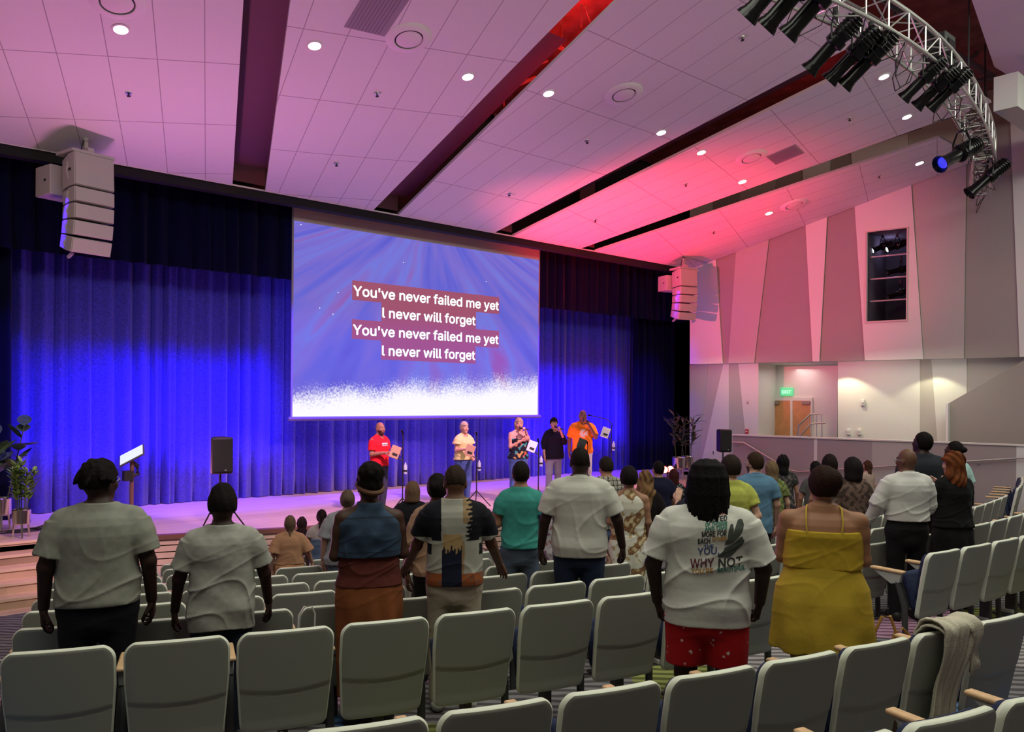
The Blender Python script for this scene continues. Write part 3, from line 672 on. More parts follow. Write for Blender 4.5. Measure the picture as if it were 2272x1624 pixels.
# ---------------------------------------------------------------- flown loudspeaker arrays
m_spk = mat('array_white', (.50, .46, .45), .55)
m_spk2 = mat('array_grille', (.47, .455, .43), .8, noise=.05, nscale=200)
def array(label, x, Y, ztop, s=1.0, yaw=0, cable=1.2):
    t = thing('loudspeaker_array', label, 'loudspeaker', (x, Y, ztop), yaw)
    ang = R(-3); p = Vector((0, 0, 0)); W = .62*s
    hs = [.52, .235, .235, .235, .235]; angs_ = [-3, -1, 3, 8, 14]
    for k, (h, a) in enumerate(zip(hs, angs_)):
        h *= s; rot = Matrix.Rotation(R(a), 3, 'X'); dn = rot @ Vector((0, 0, -1))
        c = p+dn*h/2
        g = MB()
        # wedge cabinet: wide grille in front (-y), narrowing to the back
        f, bk_ = -.25*s, .27*s; wb_ = W*.36
        sec = [(-W/2, f, 0), (W/2, f, 0), (W/2, f+.16*s, 0), (wb_, bk_, 0), (-wb_, bk_, 0), (-W/2, f+.16*s, 0)]
        hh = h-.014
        q = [c+rot @ Vector((a_, b_, -hh/2*(1 if b_ < 0 else .9))) for a_, b_, _ in sec]; q2 = [c+rot @ Vector((a_, b_, hh/2*(1 if b_ < 0 else .9))) for a_, b_, _ in sec]
        n = 6; g.add(q+q2, [tuple(range(n))[::-1], tuple(range(n, 2*n))]+[(i, (i+1) % n, (i+1) % n+n, i+n) for i in range(n)])
        cab = g.obj('cabinet', m_spk, t, bevel=.01)
        g2 = MB(); g2.box(c+rot @ Vector((0, f-.008, 0)), (W-.02, .02, hh-.02), rot); g2.obj('grille', m_spk2, cab, bevel=.006)
        g3 = MB()
        for sx_ in (-1, 1): g3.tube([c+rot @ Vector((sx_*(W/2-.02), f+.20*s, -hh*.3)), c+rot @ Vector((sx_*(W/2+.005), f+.21*s, 0)), c+rot @ Vector((sx_*(W/2-.02), f+.20*s, hh*.3))], .018, 6)
        g3.obj('link_plate', m_spk, cab, True)
        if k == 0:
            g4 = MB(); g4.box(c+rot @ Vector((-W/2-.01, f+.12*s, 0)), (.01, .05, .03), rot); g4.obj('maker_plate', m_black, cab)
        p = p+dn*h
    g = MB(); g.box((0, 0, .03), (W+.04, .50*s, .05)); g.box((0, -.02, .10), (.10, .28, .08)); g.obj('fly_frame', m_spk, t, bevel=.008)
    g = MB(); g.box((-.10*s, .52*s, -.35*s), (.58*s, .46*s, .46*s)); g.obj('sub_cabinet', m_spk, t, bevel=.015)
    g = MB(); g.box((-.10*s-.292*s, .45*s, -.35*s), (.006, .05, .035)); g.obj('sub_plate', m_black, t)
    g = MB(); g.tube([(0, 0, .12), (0, 0, cable*.5), (.01, 0, cable)], .012, 6); g.tube([(-.05, .05, .10), (-.06, .02, cable*.4), (-.03, .0, cable)], .009, 6)
    g.obj('hanging_cable', m_black, t, True)
    g = MB(); g.box((0, 0, .2), (.05, .05, .12)); g.sphere((0, 0, .30), .045, 6); g.obj('hoist_hook', m_spk, t)
    g = MB(); g.tube([p+Vector((0, .3*s, .02)), p+Vector((0, .42*s, -.03))], .03, 8); g.obj('bottom_lug', m_spk, t, True)
    return t
pl_ = on_y(190, 352, 14.0); pr_ = on_y(1521, 601, 14.0)
array('white curved loudspeaker array hanging over the plants at the steps end of the stage', pl_.x, 14.0, pl_.z, 1.0, R(14), ceil_z(14.0)-pl_.z)
array('white curved loudspeaker array hanging beside the panelled wall, washed in pink light', pr_.x-.1, 14.0, pr_.z, .92, R(-16), ceil_z(14.0)-pr_.z)

# ---------------------------------------------------------------- ceiling fittings
cn = CN.normalized(); qrot = Vector((0, 0, 1)).rotation_difference(cn).to_matrix().to_4x4()
m_dl = mat('downlight_lit', (1, 1, 1), .5, emit=(1, .97, .90), estr=12)
def on_c(name, px, py, label, cat, group=None):
    p = on_ceil(px, py); t = thing(name, label, cat, p, 0, group); t.rotation_euler = qrot.to_euler(); return t
bay_of = ['over the steps end of the stage', 'between the first and second dark slots', 'between the second and third dark slots', 'between the third and fourth dark slots', 'between the last dark slot and the panelled wall']
DLS = [(268, 65, 'in the ceiling bay over the stage steps'), (698, 101, 'beside the widest dark slot, upper end'), (1038, 170, 'between the round air diffuser and the slot with red ducts'), (1217, 207, 'just past the slot with red ducts'),
       (1467, 294, 'touching the third dark slot, on the red-tinted bay'), (1556, 338, 'across the third dark slot from its twin'), (1647, 403, 'by the dark grille beside the fourth slot'), (1706, 473, 'in the last bay near the wall, closest to the stage'),
       (1961, 170, 'beside the group of spotlights on the truss'), (2012, 259, 'above the fourth slot next to the truss'), (2040, 362, 'in the last bay where the truss ends')]
for x, y, s in DLS:
    t = on_c('downlight', x, y, 'round bright recessed ceiling downlight '+s, 'ceiling light', 'downlights in the tiled ceiling')
    MB().lathe([(.088, -.012), (.115, -.012), (.118, .004), (.088, .004)], 24).obj('trim_ring', m_white, t, True)
    MB().lathe([(.001, -.006), (.089, -.006), (.089, .002), (.001, .002)], 24).obj('lamp_disc', m_dl, t)
    d = bpy.data.lights.new('downlight_beam', 'SPOT'); d.energy = 26; d.color = (1, .95, .85); d.spot_size = R(95); d.spot_blend = .8; d.shadow_soft_size = .06
    o = bpy.data.objects.new('downlight_beam', d); C.objects.link(o); o.location = t.location+Vector((0, 0, -.06))
for x, y, s in ((260, 3, 'at the upper picture edge over the stage steps'), (907, 84, 'between the first two dark slots'), (1384, 208, 'glowing red between the second and third slots'), (1667, 349, 'beside the dark grille near the fourth slot'), (1762, 454, 'in the last bay by the panelled wall')):
    t = on_c('air_diffuser', x, y, 'round white ceiling air diffuser '+s, 'air vent', 'round air diffusers')
    MB().lathe([(.20, -.01), (.21, -.035), (.30, -.03), (.33, -.005), (.33, .003), (.20, .003)], 32).obj('outer_ring', m_white, t, True)
    MB().lathe([(.001, -.004), (.20, -.004), (.20, .002), (.001, .002)], 32).obj('dark_gap', m_black, t)
    MB().lathe([(.001, -.035), (.17, -.035), (.185, -.028), (.17, -.02), (.001, -.02)], 32).obj('centre_plate', m_white, t, True)
for n_, (x, y, s) in enumerate([(285, 206, 'over the flown array at the steps end'), (836, 207, 'under the round diffuser between the first two slots'), (746, 362, 'low in the bay between the first two slots, near the stage'), (1129, 429, 'above the projection screen in the pink bay'),
                 (1302, 312, 'under the red glowing diffuser'), (1521, 408, 'in the red-lit bay between third and fourth slots'), (1320, 488, 'deep in the red-lit bay close to the stage edge'), (1646, 83, 'left of the truss spotlights'), (1884, 262, 'in the bay under the truss spotlights'), (1950, 390, 'in the last bay near the end of the truss'), (1583, 514, 'above the shadow of the far array')]):
    t = on_c('sprinkler_head', x, y, 'tiny ceiling sprinkler head '+s, 'sprinkler', 'ceiling sprinklers')
    MB().lathe([(.001, -.012), (.045, -.012), (.05, .0), (.001, .0)], 12).obj('escutcheon', m_alu, t)
    g = MB(); g.tube([(0, 0, -.01), (0, 0, -.05)], .010, 6); g.lathe([(.001, -.055), (.028, -.055), (.028, -.05), (.001, -.05)], 10); g.obj('deflector', m_black, t)
def grille(x, y, w, h, lb, ang):
    t = on_c('ceiling_grille', x, y, lb, 'vent'); t.rotation_euler = (qrot @ Matrix.Rotation(ang, 4, 'Z')).to_euler()
    MB().box((0, 0, -.006), (w, h, .01)).obj('face_plate', mat('grille_grey', (.36, .33, .36), .8), t)
    g = MB()
    for k in range(int(w/.05)-1): g.box((-w/2+.05*(k+1), 0, -.014), (.008, h-.04, .01))
    g.obj('louvre_slats', mat('grille_slat', (.30, .27, .30), .8), t)
grille(848, 8, .60, 1.2, 'square purple-grey ceiling grille at the upper picture edge between the first two slots', R(-8))
grille(1742, 343, .60, .62, 'grey square ceiling grille beside the fourth dark slot', R(12))
# ducts and bars seen inside the slots; the red light on them is put into their colour
g = MB()
for (x0, y0, x1, y1, r_) in ((1118, 178, 1118, 235, .012), (1118, 180, 1215, 135, .015), (1118, 200, 1190, 172, .03), (1150, 60, 1260, 20, .02), (1245, 30, 1245, 108, .02), (1210, 90, 1250, 110, .03), (1290, 10, 1290, 60, .012), (1300, 15, 1310, 50, .012)):
    a, b = on_ceil(x0, y0, .55), on_ceil(x1, y1, .55); g.tube([a, b], r_, 6)
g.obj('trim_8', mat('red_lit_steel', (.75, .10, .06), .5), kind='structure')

# ---------------------------------------------------------------- curved lighting truss
TZ = CZ+4.9
tp = [on_z(x, y, TZ) for x, y in ((1700, -70), (1860, -8), (1965, 50), (2060, 118), (2130, 200), (2165, 265), (2190, 335), (2172, 425))]
def resample(P, step):
    out = [P[0]]; 
    L_ = [0]
    for i in range(1, len(P)): L_.append(L_[-1]+(P[i]-P[i-1]).length)
    n = int(L_[-1]/step); res = []
    for k in range(n+1):
        s = L_[-1]*k/n; i = max(j for j in range(len(L_)) if L_[j] <= s+1e-6); i = min(i, len(P)-2)
        u = (s-L_[i])/(L_[i+1]-L_[i]); res.append(P[i].lerp(P[i+1], u))
    return res
tc_ = resample(tp, .52); S2 = .19
for _ in range(6): tc_ = [tc_[0]]+[(tc_[i-1]+tc_[i]*2+tc_[i+1])/4 for i in range(1, len(tc_)-1)]+[tc_[-1]]
truss = thing('lighting_truss', 'curved silver box truss hanging from the ceiling and carrying the stage spotlights', 'truss', tc_[0]); o = tc_[0]
def off(i, a, b):
    t_ = (tc_[min(i+1, len(tc_)-1)]-tc_[max(i-1, 0)]).normalized(); s_ = t_.cross(Vector((0, 0, 1))).normalized()
    return tc_[i]+s_*a*S2+Vector((0, 0, b*S2))-o
for a, b in ((-1, -1), (1, -1), (1, 1), (-1, 1)):
    MB().tube([off(i, a, b) for i in range(len(tc_))], .024, 8).obj('chord', m_alu, truss, True)
g = MB()
for i in range(len(tc_)-1):
    for (a, b), (a2, b2) in (((-1, -1), (1, -1)), ((1, -1), (1, 1)), ((1, 1), (-1, 1)), ((-1, 1), (-1, -1))):
        p, q = (a, b), (a2, b2)
        if i % 2: p, q = q, p
        g.tube([off(i, *p), off(i+1, *q)], .011, 5); g.tube([off(i, *p), off(i, *q)], .011, 5)
g.obj('lacing', m_alu, truss, True)
g = MB(); g.tube([off(i, .3, 1.5) for i in range(len(tc_))], .06, 8); g.obj('cable_tray', m_black, truss, True)
g = MB(); rnd = random.Random(9)
for i in range(1, len(tc_)-1):
    p = off(i, rnd.uniform(-1, 1), -1)
    for k in range(1 if i > len(tc_)-5 else 2):
        a_ = Vector((rnd.uniform(-.2, .2), rnd.uniform(-.2, .2), rnd.uniform(-.35, -.12)))
        q = off(min(i+1, len(tc_)-1), rnd.uniform(-1, 1), -1); g.tube([p, p+a_*.7, (p+q)/2+a_, q+a_*.5, q], .007, 4)
g.obj('loose_cables', m_black, truss, True)
for k_ in (5, len(tc_)//2, len(tc_)-6):
    MB().tube([off(k_, 0, 1), off(k_, 0, 1)+Vector((0, 0, 2.2))], .015, 6).obj('hanging_cable', m_black, truss)
FX = [((1800, 5), (1655, 40)), ((1840, 22), (1697, 62)), ((1878, 35), (1745, 80)), ((1870, 75), (1793, 158)), ((1905, 95), (1838, 180)), ((1940, 128), (1870, 192)),
      ((2045, 155), (2003, 220)), ((2070, 172), (2032, 238)), ((2100, 190), (2062, 242)), ((2140, 335), (2085, 365)), ((2188, 392), (2150, 430))]
FL = ['outer one of the topmost trio', 'middle one of the topmost trio', 'inner one of the topmost trio', 'first of the trio hanging lower below the truss', 'middle of the trio hanging lower below the truss',
      'last of the lower trio, before the dark slot', 'first of the cluster by the truss bend', 'middle of the cluster by the truss bend', 'last of the cluster by the truss bend', 'with a blue lens, hanging near the truss end', 'lowest one, at the very end of the truss']
SC = [1.2, 1.2, 1.2, 1.1, 1.1, 1.15, .95, .95, .95, 1.35, 1.25]
for k, ((xb, yb_), (xn, yn)) in enumerate(FX):
    s_ = SC[k]; nose = on_z(xn, yn, TZ-.62*s_)
    aim = Vector((-.12, .72, -.62)) if k < 9 else Vector((-.75, .30, -.42)) if k == 9 else Vector((-.35, .45, -.50))
    aim.normalize(); ellipsoidal('stage_spotlight', nose-aim*.40*s_, aim, label='black theatre spotlight on the curved truss, '+FL[k], lens='blue' if k == 9 else None, s=s_)
for (x, y, lb, s) in ((2085, 110, 'black moving head lamp box standing on the truss bend', .38), (2055, 70, 'long black dimmer box lying on the truss', .0)):
    p = on_z(x, y, TZ+.3)
    if s:
        t = thing('control_box', lb, 'lighting equipment', p); MB().box((0, 0, 0), (s, s*.8, s)).obj('casing', m_black, t, bevel=.02); MB().box((0, -s*.42, 0), (s*.6, .02, s*.5)).obj('face', m_blackgloss, t)
# ---------------------------------------------------------------- things on the stage
def pot_stand(t, s=1, m=None):
    mg = m or mat('hammered_silver', (.75, .70, .62), .18, metal=1)
    MB().lathe([(.10*s, .20*s), (.125*s, .22*s), (.13*s, .42*s), (.12*s, .43*s), (.115*s, .40*s), (.001, .40*s)], 24).obj('pot', mg, t, True)
    for k in range(3):
        a = k*2.094+.4; MB().tube([(.10*s*math.cos(a), .10*s*math.sin(a), .26*s), (.13*s*math.cos(a), .13*s*math.sin(a), 0)], .014*s, 8).obj('leg', mg, t, True)
def leaf(g, base, dirv, L_, W, droop=.3, mi=0):
    d = Vector(dirv).normalized(); side = d.cross(Vector((0, 0, 1)))
    side = side.normalized() if side.length > .05 else Vector((1, 0, 0)); n = side.cross(d)
    vv = []; ff = []; K_ = 6
    for i in range(K_+1):
        u = i/K_; c = Vector(base)+d*L_*u-Vector((0, 0, 1))*droop*L_*u*u; w = W*math.sin(math.pi*min(.98, u*.92+.06))**.8
        vv += [c-side*w, c+n*w*.35*-1, c+side*w]
    for i in range(K_):
        k = 3*i; ff += [(k, k+1, k+4, k+3), (k+1, k+2, k+5, k+4)]
    g.add(vv, ff, mi)
def plant(name, loc, label, stems, m, seed, s=1, leafL=.2, leafW=.05, hgt=1.3, droop=.35, n=9, tip=None):
    t = thing(name, label, 'plant', loc); pot_stand(t, s)
    rnd = random.Random(seed)
    for q in range(stems):
        a = q*6.28/stems+rnd.uniform(-.4, .4); r_ = .07*s if stems > 1 else .01
        lean = rnd.uniform(.05, .22)
        base = Vector((r_*math.cos(a), r_*math.sin(a), .40*s)); top = base+Vector((lean*math.cos(a), lean*math.sin(a), 1))*hgt*rnd.uniform(.75, 1)
        g = MB(); g.tube([base, base.lerp(top, .5), top], .008, 6); g.obj('stem', mat('stem_green', (.05, .07, .03), .7), t, True)
        g = MB()
        for k in range(n):
            u = .25+.75*(k+1)/n; p = base.lerp(top, u); b_ = rnd.uniform(0, 6.28)
            leaf(g, p, (math.cos(b_), math.sin(b_), rnd.uniform(.2, 1.4)), leafL*rnd.uniform(.7, 1.2), leafW, droop)
        g.obj('leaves', m, t, True)
    return t
m_leafd = mat('leaf_dark', (.045, .085, .04), .35, noise=.4, nscale=20)
m_leafg = mat('leaf_green', (.12, .24, .05), .5, noise=.4, nscale=20)
p1 = at_depth(4, 12.5, SZ); plant('potted_plant', p1, 'tall dark broad-leaved plant in a silver pot at the picture edge on the stage', 3, m_leafd, 1, 1.15, .38, .10, 1.2, .15, 9)
p2_ = at_depth(50, 11.9, SZ); plant('potted_fern', p2_, 'short bright green fern in a silver pot standing beside the tall plant', 6, m_leafg, 2, .95, .13, .026, .75, .1, 34)
for (x, dz, lb, sd) in ((1507, 21.6, 'dark strappy plant in a tall chrome pot beside the red stage lamps', 4), (1527, 22.0, 'dark strappy plant in a chrome pot closest to the panelled wall', 5)):
    p = at_depth(x, dz, SZ); plant('potted_plant', p, lb, 4, mat('leaf_bronze', (.055, .045, .03), .4), sd, 1.35, .42, .035, 1.15, .25, 9)
# lectern with a slanted top
p = at_depth(294, 13.2, SZ); t = thing('music_lectern', 'slim lectern with a tilted bright white tablet on top, alone before the blue curtain', 'lectern', p)
MB().lathe([(.20, 0), (.21, .01), (.20, .022), (.03, .03), (.001, .03)], 24).obj('base_plate', mat('dark_bronze', (.07, .04, .04), .4, metal=.5), t, True)
MB().tube([(0, 0, .02), (0, 0, 1.02)], .032, 12).obj('post', mat('brown_post', (.16, .08, .08), .4), t, True)
g = MB(); rt = Matrix.Rotation(YAW+R(25), 3, 'Z') @ Matrix.Rotation(R(24), 3, 'X') @ Matrix.Rotation(R(-32), 3, 'Y'); g.box((0, 0, 1.10), (.42, .34, .025), rt); top = g.obj('top_board', mat('lectern_top', (.06, .05, .07), .5), t, bevel=.006)
MB().box(Vector((0, 0, 1.10))+rt @ Vector((0, 0, .018)), (.38, .30, .008), rt).obj('white_sheet', mat('lit_tablet', (.5, .6, .62), .5, emit=(.55, .80, .85), estr=.75), top)
g = MB(); g.tube([(.02, 0, .98), (.09, .03, .93), (.10, .03, .80), (.03, .02, .78)], .035, 8); g.box((-.06, 0, .78), (.14, .12, .16)); g.obj('hanging_pouch', m_black, t, True)
# loudspeakers on stands
def stand_speaker(label, loc, s=1.0, base=.0, yaw=0, hs=1.35):
    t = thing('loudspeaker', label, 'loudspeaker', loc, yaw)
    g = MB(); W, H_, D_ = .36*s, .60*s, .34*s
    g.prism([(-W/2, -D_/2, hs), (W/2, -D_/2, hs), (W/2*.62, D_/2, hs), (-W/2*.62, D_/2, hs)], (0, 0, H_)); g.obj('cabinet', m_black, t, bevel=.035)
    MB().box((0, -D_/2-.004, hs+H_/2), (W*.86, .01, H_*.88)).obj('grille', mat('speaker_grille', (.014, .014, .016), .7), t, bevel=.004)
    MB().box((.05, -D_/2-.012, hs+.06), (.03, .006, .02)).obj('badge', m_alu, t)
    MB().tube([(0, 0, .3), (0, 0, hs)], .018, 10).obj('pole', m_black, t, True)
    for k in range(3):
        a = k*2.094; MB().tube([(0, 0, .55), (.38*math.cos(a), .38*math.sin(a), .015)], .012, 8).obj('leg', m_black, t, True)
    return t
stand_speaker('black loudspeaker on a pole on the stage, above the shorter grey T-shirt person', at_depth(490, 12.85, SZ), .95, yaw=YAW*.3, hs=.86)
stand_speaker('black loudspeaker on a tripod in front of the panelled wall by the half wall', at_depth(1605, 20.2, .1), .92, yaw=R(-25), hs=1.66)
# red stage lamps on the floor
for dx, lb in ((0, 'glowing red stage floor lamp beside the chrome pots, the one closer to the singers'), (.24, 'glowing red stage floor lamp beside the chrome pots, the one closer to the plants')):
    p = at_depth(1476, 21.2, SZ)+Vector((dx, 0, 0)); t = thing('stage_floor_lamp', lb, 'stage light', p)
    dd = (cam.location-p); dd.z = 0; dd.normalize(); M = Matrix.Translation((0, 0, .28)) @ dd.to_track_quat('Z', 'Y').to_matrix().to_4x4()
    MB().lathe([(.05, -.16), (.10, -.12), (.105, .03), (.09, .03), (.085, .01), (.001, .01)], 20, M).obj('can', m_black, t, True)
    MB().lathe([(.001, .012), (.083, .012), (.083, .02), (.001, .02)], 20, M).obj('lens', mat('red_lens', (1, .2, .15), .3, emit=(1, .10, .07), estr=14), t)
    MB().tube([(-.11, 0, .28), (-.11, 0, .03), (.11, 0, .03), (.11, 0, .28)], .012, 6).obj('floor_bracket', m_black, t, True)
light('red_floor_lamp_beam', 'SPOT', at_depth(1480, 20.9, SZ+.35), at_depth(1470, 14, SZ-.3), 260, (1, .03, .02), spot_size=R(70), spot_blend=.7, shadow_soft_size=.08)
# black cable heap and bag on the stage
p = at_depth(100, 12.6, SZ); t = thing('cable_heap', 'heap of black cables lying on the stage behind the fern', 'cables', p)
g = MB(); rnd = random.Random(4)
for k in range(9): a = rnd.uniform(0, 6); g.tube([(rnd.uniform(-.7, -.2), rnd.uniform(-.1, .1), .012), (rnd.uniform(-.3, .1), rnd.uniform(-.2, .1), .02+k*.006), (.1*math.cos(a)+.3, .12*math.sin(a), .03+k*.012), (.5, .1*math.sin(a), .012)], .010, 5)
g.obj('cable_loops', m_black, t, True)
g = MB(); g.sphere((.33, .0, .05), (.19, .12, .085), 8); g.obj('cable_bag', m_black, t, True)
# microphone and music stands
def mic_stand(label, loc, h=1.45, yaw=0, boom=True, tab=None, tabz=1.05, bottle=False, tabside=-1):
    t = thing('microphone_stand', label, 'microphone stand', loc, yaw)
    MB().tube([(0, 0, .25), (0, 0, h)], .011, 8).obj('pole', m_black, t, True)
    for k in range(3):
        a = k*2.094+.5; MB().tube([(0, 0, .32), (.30*math.cos(a), .30*math.sin(a), .012)], .010, 6).obj('leg', m_black, t, True)
    MB().tube([(0, 0, .6), (0, 0, .68)], .017, 8).obj('clutch', m_black, t, True)
    if boom:
        MB().tube([(.02, 0, h-.02), (.01, 0, h+.04), (-.10, 0, h+.13), (-.42, 0, h+.20)], .009, 8).obj('boom', m_black, t, True)
        MB().tube([(-.42, 0, h+.20), (-.50, 0, h+.215)], [.012, .022], 10).obj('microphone', m_blackgloss, t, True)
    else:
        MB().tube([(0, 0, h), (-.02, -.02, h+.08)], [.012, .022], 10).obj('microphone', m_blackgloss, t, True)
    if tab is not None:
        rt = Matrix.Rotation(R(20), 3, 'Y') @ Matrix.Rotation(R(-12), 3, 'X'); c = Vector((tabside*.13, -.05, tabz+.10))
        MB().box(c, (.17, .014, .22), rt).obj('tablet_holder', tab, t, bevel=.008)
        MB().tube([(0, 0, tabz-.05), (tabside*.10, -.01, tabz), c+Vector((0, .015, -.03))], .012, 6).obj('holder_arm', m_black, t, True)
        MB().box(c+Vector((0, -.014, -.04)), (.09, .02, .04), rt).obj('clamp', m_black, t)
    if bottle:
        MB().lathe([(.001, tabz-.42), (.030, tabz-.42), (.031, tabz-.28), (.012, tabz-.24), (.012, tabz-.22), (.001, tabz-.22)], 14, Matrix.Translation((.048, -.02, .14))).obj('water_bottle', mat('clear_bottle', (.75, .80, .95), .1, alpha=.55), t, True)
        MB().lathe([(.034, tabz-.38), (.036, tabz-.38), (.036, tabz-.35), (.034, tabz-.35)], 14, Matrix.Translation((.048, -.02, .14))).obj('bottle_ring', m_black, t)
    return t
m_brown = mat('tan_tablet_case', (.50, .27, .20), .6); m_tabgrey = mat('grey_tablet', (.45, .36, .48), .5); m_tabw = mat('white_music_sheet', (.75, .72, .80), .6)
mic_stand('black stand with a tan tablet beside the singer in the red shirt', at_depth(895, 14.35, SZ), 1.42, YAW, False, m_brown, 1.02, True)
mic_stand('black stand with a small tablet beside the singer in the yellow blouse', at_depth(1059, 15.6, SZ), 1.35, YAW, False, m_brown, .98, True)
mic_stand('black boom stand with a white sheet beside the singer in the flowered top', at_depth(1196, 15.9, SZ), 1.22, YAW, False, m_tabw, 1.05, True)
mic_stand('short black music stand in front of the singer in the orange shirt', at_depth(1305, 17.0, SZ), 1.12, YAW, False, mat('black_tablet', (.02, .02, .03), .4), 1.05, False)
mic_stand('tall black boom microphone stand with a white sheet, past the singer in orange', at_depth(1357, 17.4, SZ), 1.52, YAW, True, m_tabw, 1.27, True)
# ---------------------------------------------------------------- auditorium seats
m_shell = mat('seat_shell_grey', (.31, .325, .285), .5, spec=.35)
m_rim = mat('seat_edge_pale', (.74, .77, .66), .45, spec=.4)
m_blue = mat('seat_upholstery_navy', (.012, .02, .065), .9, noise=.3, nscale=60)
m_arm = mat('armrest_maple', (.70, .46, .26), .4, noise=.12, nscale=20)
m_leg = mat('seat_leg_dark', (.05, .05, .055), .5)
m_lt = mat('seat_bracket_grey', (.45, .46, .44), .4)
def back_shell(W=.262, z0=.25, z1=.845, nx=22, nz=56, T=.05, groove=True, front=False):
    """closed rounded panel; faces -y (outer side)"""
    vv = []; ff = []
    def pt(u, v, side):
        z = z0+(z1-z0)*v; r = .08; hw_ = W*(.90+.10*min(1, v*1.6))
        zz = z1-z; 
        if zz < r: hw_ -= r-math.sqrt(max(0, r*r-(r-zz)**2))
        if z-z0 < .05: hw_ -= (.05-math.sqrt(max(0, .05**2-(.05-(z-z0))**2)))
        x = hw_*u
        e = min(1, (1-abs(u))*W/.021); e2 = min(1, (1-v)*(z1-z0)/.021); e3 = min(1, v*(z1-z0)/.021)
        th = T/2*math.sqrt(max(0, 1-(1-min(e, e2, e3))**2))
        yc = -.235-(z-.3)*.20-(.022*(1-(x/W)**2))       # reclined and slightly bowed
        y = yc-side*th
        if side > 0 and groove:
            zc_ = .50+.018*(x/W)**2*1.5-.02
            y += (.006/(1+math.exp(max(-50, min(50, (z-zc_)/.0025))))+.006*math.exp(-((z-zc_)/.007)**2))*min(1, max(0, (z-z0)/.08))*min(1, max(0, (1-abs(u))/.08))
        return (x, y, z)
    for side in (1, -1):
        b = len(vv)
        for j in range(nz+1):
            v = j/nz
            v = 1-(1-v)**1.25
            for i in range(nx+1):
                u = math.sin((i/nx*2-1)*math.pi/2); vv.append(pt(u, v, side))
        for j in range(nz):
            for i in range(nx):
                k = b+j*(nx+1)+i; ff.append((k, k+1, k+nx+2, k+nx+1))
    return vv, ff
def make_seat(name, lab):
    t = thing(name, lab, 'theatre seat')
    vv, ff = back_shell(); ne = len(vv)//2
    def is_rim(f):
        i, j = (f[0] % ne) % 23, (f[0] % ne)//23; return i < 2 or i > 19 or j > 53 or j < 1
    g = MB(); g.add(vv, [f for f in ff if is_rim(f)]); o2 = g.obj('shell_edge', m_rim, t, True); o2['label'] = 'pale edge of the seat shell'
    g = MB(); g.add(vv, [f for f in ff if not is_rim(f)]); o = g.obj('back_shell', m_shell, t, True)
    o.data.set_sharp_from_angle(angle=R(80))
    import bmesh as _b
    bm = _b.new(); bm.from_mesh(o.data); _b.ops.remove_doubles(bm, verts=bm.verts, dist=.0006); _b.ops.recalc_face_normals(bm, faces=bm.faces); bm.to_mesh(o.data); bm.free()
    vv, ff = back_shell(.235, .42, .83, 12, 14, .055, False)
    g = MB(); g.add([(x, y+.04, z) for x, y, z in vv], ff); c = g.obj('back_cushion', m_blue, t, True)
    # tipped-up seat pan
    g = MB(); rt = Matrix.Rotation(R(-18), 3, 'X'); g.box((0, -.150, .475), (.43, .08, .34), rt); g.obj('seat_cushion', m_blue, t, bevel=.035)
    g = MB(); g.box((0, -.100, .475), (.40, .02, .30), rt); g.obj('seat_pan', m_leg, t, bevel=.008)
    armrest(t, -.285)
    g = MB(); g.box((0, -.17, .21), (.05, .10, .40)); g.box((0, -.15, .012), (.16, .26, .024)); g.obj('pedestal', m_leg, t, bevel=.006)
    MB().box((0, -.15, .045), (.09, .12, .045)).obj('foot_cap', m_lt, t, bevel=.01)
    return t
def armrest(t, x):
    g = MB(); g.box((x, .0, .645), (.062, .31, .028)); a = g.obj('armrest', m_arm, t, bevel=.011)
    g = MB(); g.prism([(x-.02, -.14, .63), (x-.02, .13, .63), (x-.02, .06, .585), (x-.02, -.04, .53), (x-.02, -.12, .55)], (.04, 0, 0)); g.obj('arm_bracket', m_lt, a, bevel=.006)
    g = MB(); g.tube([(x, -.09, .56), (x, -.16, .35), (x, -.17, .02)], [.022, .026, .026], 8); g.obj('arm_post', m_leg, t, True)
seat0 = make_seat('auditorium_seat', 'x'); armseat0 = make_seat('auditorium_seat', 'x'); armrest(armseat0, .285)
CM = child_map()
BLK = [('steps-side', 23.0, 11.9), ('middle', 7.9, -9.0), ('wall-side', -13.2, -27.0)]
rown = ['rearmost row', 'second-rearmost row', 'first row beyond the cross aisle']+[ORD[k+1]+' row beyond the cross aisle' for k in range(7)]
count = 0; SEATS = []
first = True
for ri, (Rr, z) in enumerate(ROWS):
    for bi, (bn, a0, a1) in enumerate(BLK):
        step = math.degrees(.5585/Rr)
        if ri <= 1: a0_, a1_ = (((14.5+8*step, 12.3) if ri == 0 else (11.73+10*step, 11.70)) if bi == 0 else (a0, a1))
        else: a0_, a1_ = a0, a1
        if bi == 0 and ri >= 2: a0_ = 22.25+(ri-2)*.33
        if ri <= 1 and bi > 0: continue
        if bi == 2 and ri < 3: continue
        n = int((a0_-a1_)/step)+1
        for k in range(n):
            a = a0_-k*step; p = arc(Rr-.37, a, z)
            if p.x > half_x(p.y)-.75: continue
            # keep what the picture could show
            d = p-Vector((0, 0, 0)); f_ = Vector((math.sin(-YAW), math.cos(YAW), 0)); s_ = Vector((math.cos(YAW), -math.sin(-YAW), 0))
            dz = d.dot(f_); dx = d.dot(s_)
            if dz < .9: continue
            u = dx/dz*FPX+CX0
            v = CY0+(CZ-z-.88)/dz*FPX
            if u < -260/dz*2.2-60 or u > 2272+700/dz or v > 1760: continue
            last = (k == n-1)
            SEATS.append((ri, bi, k, a, p, last, n))
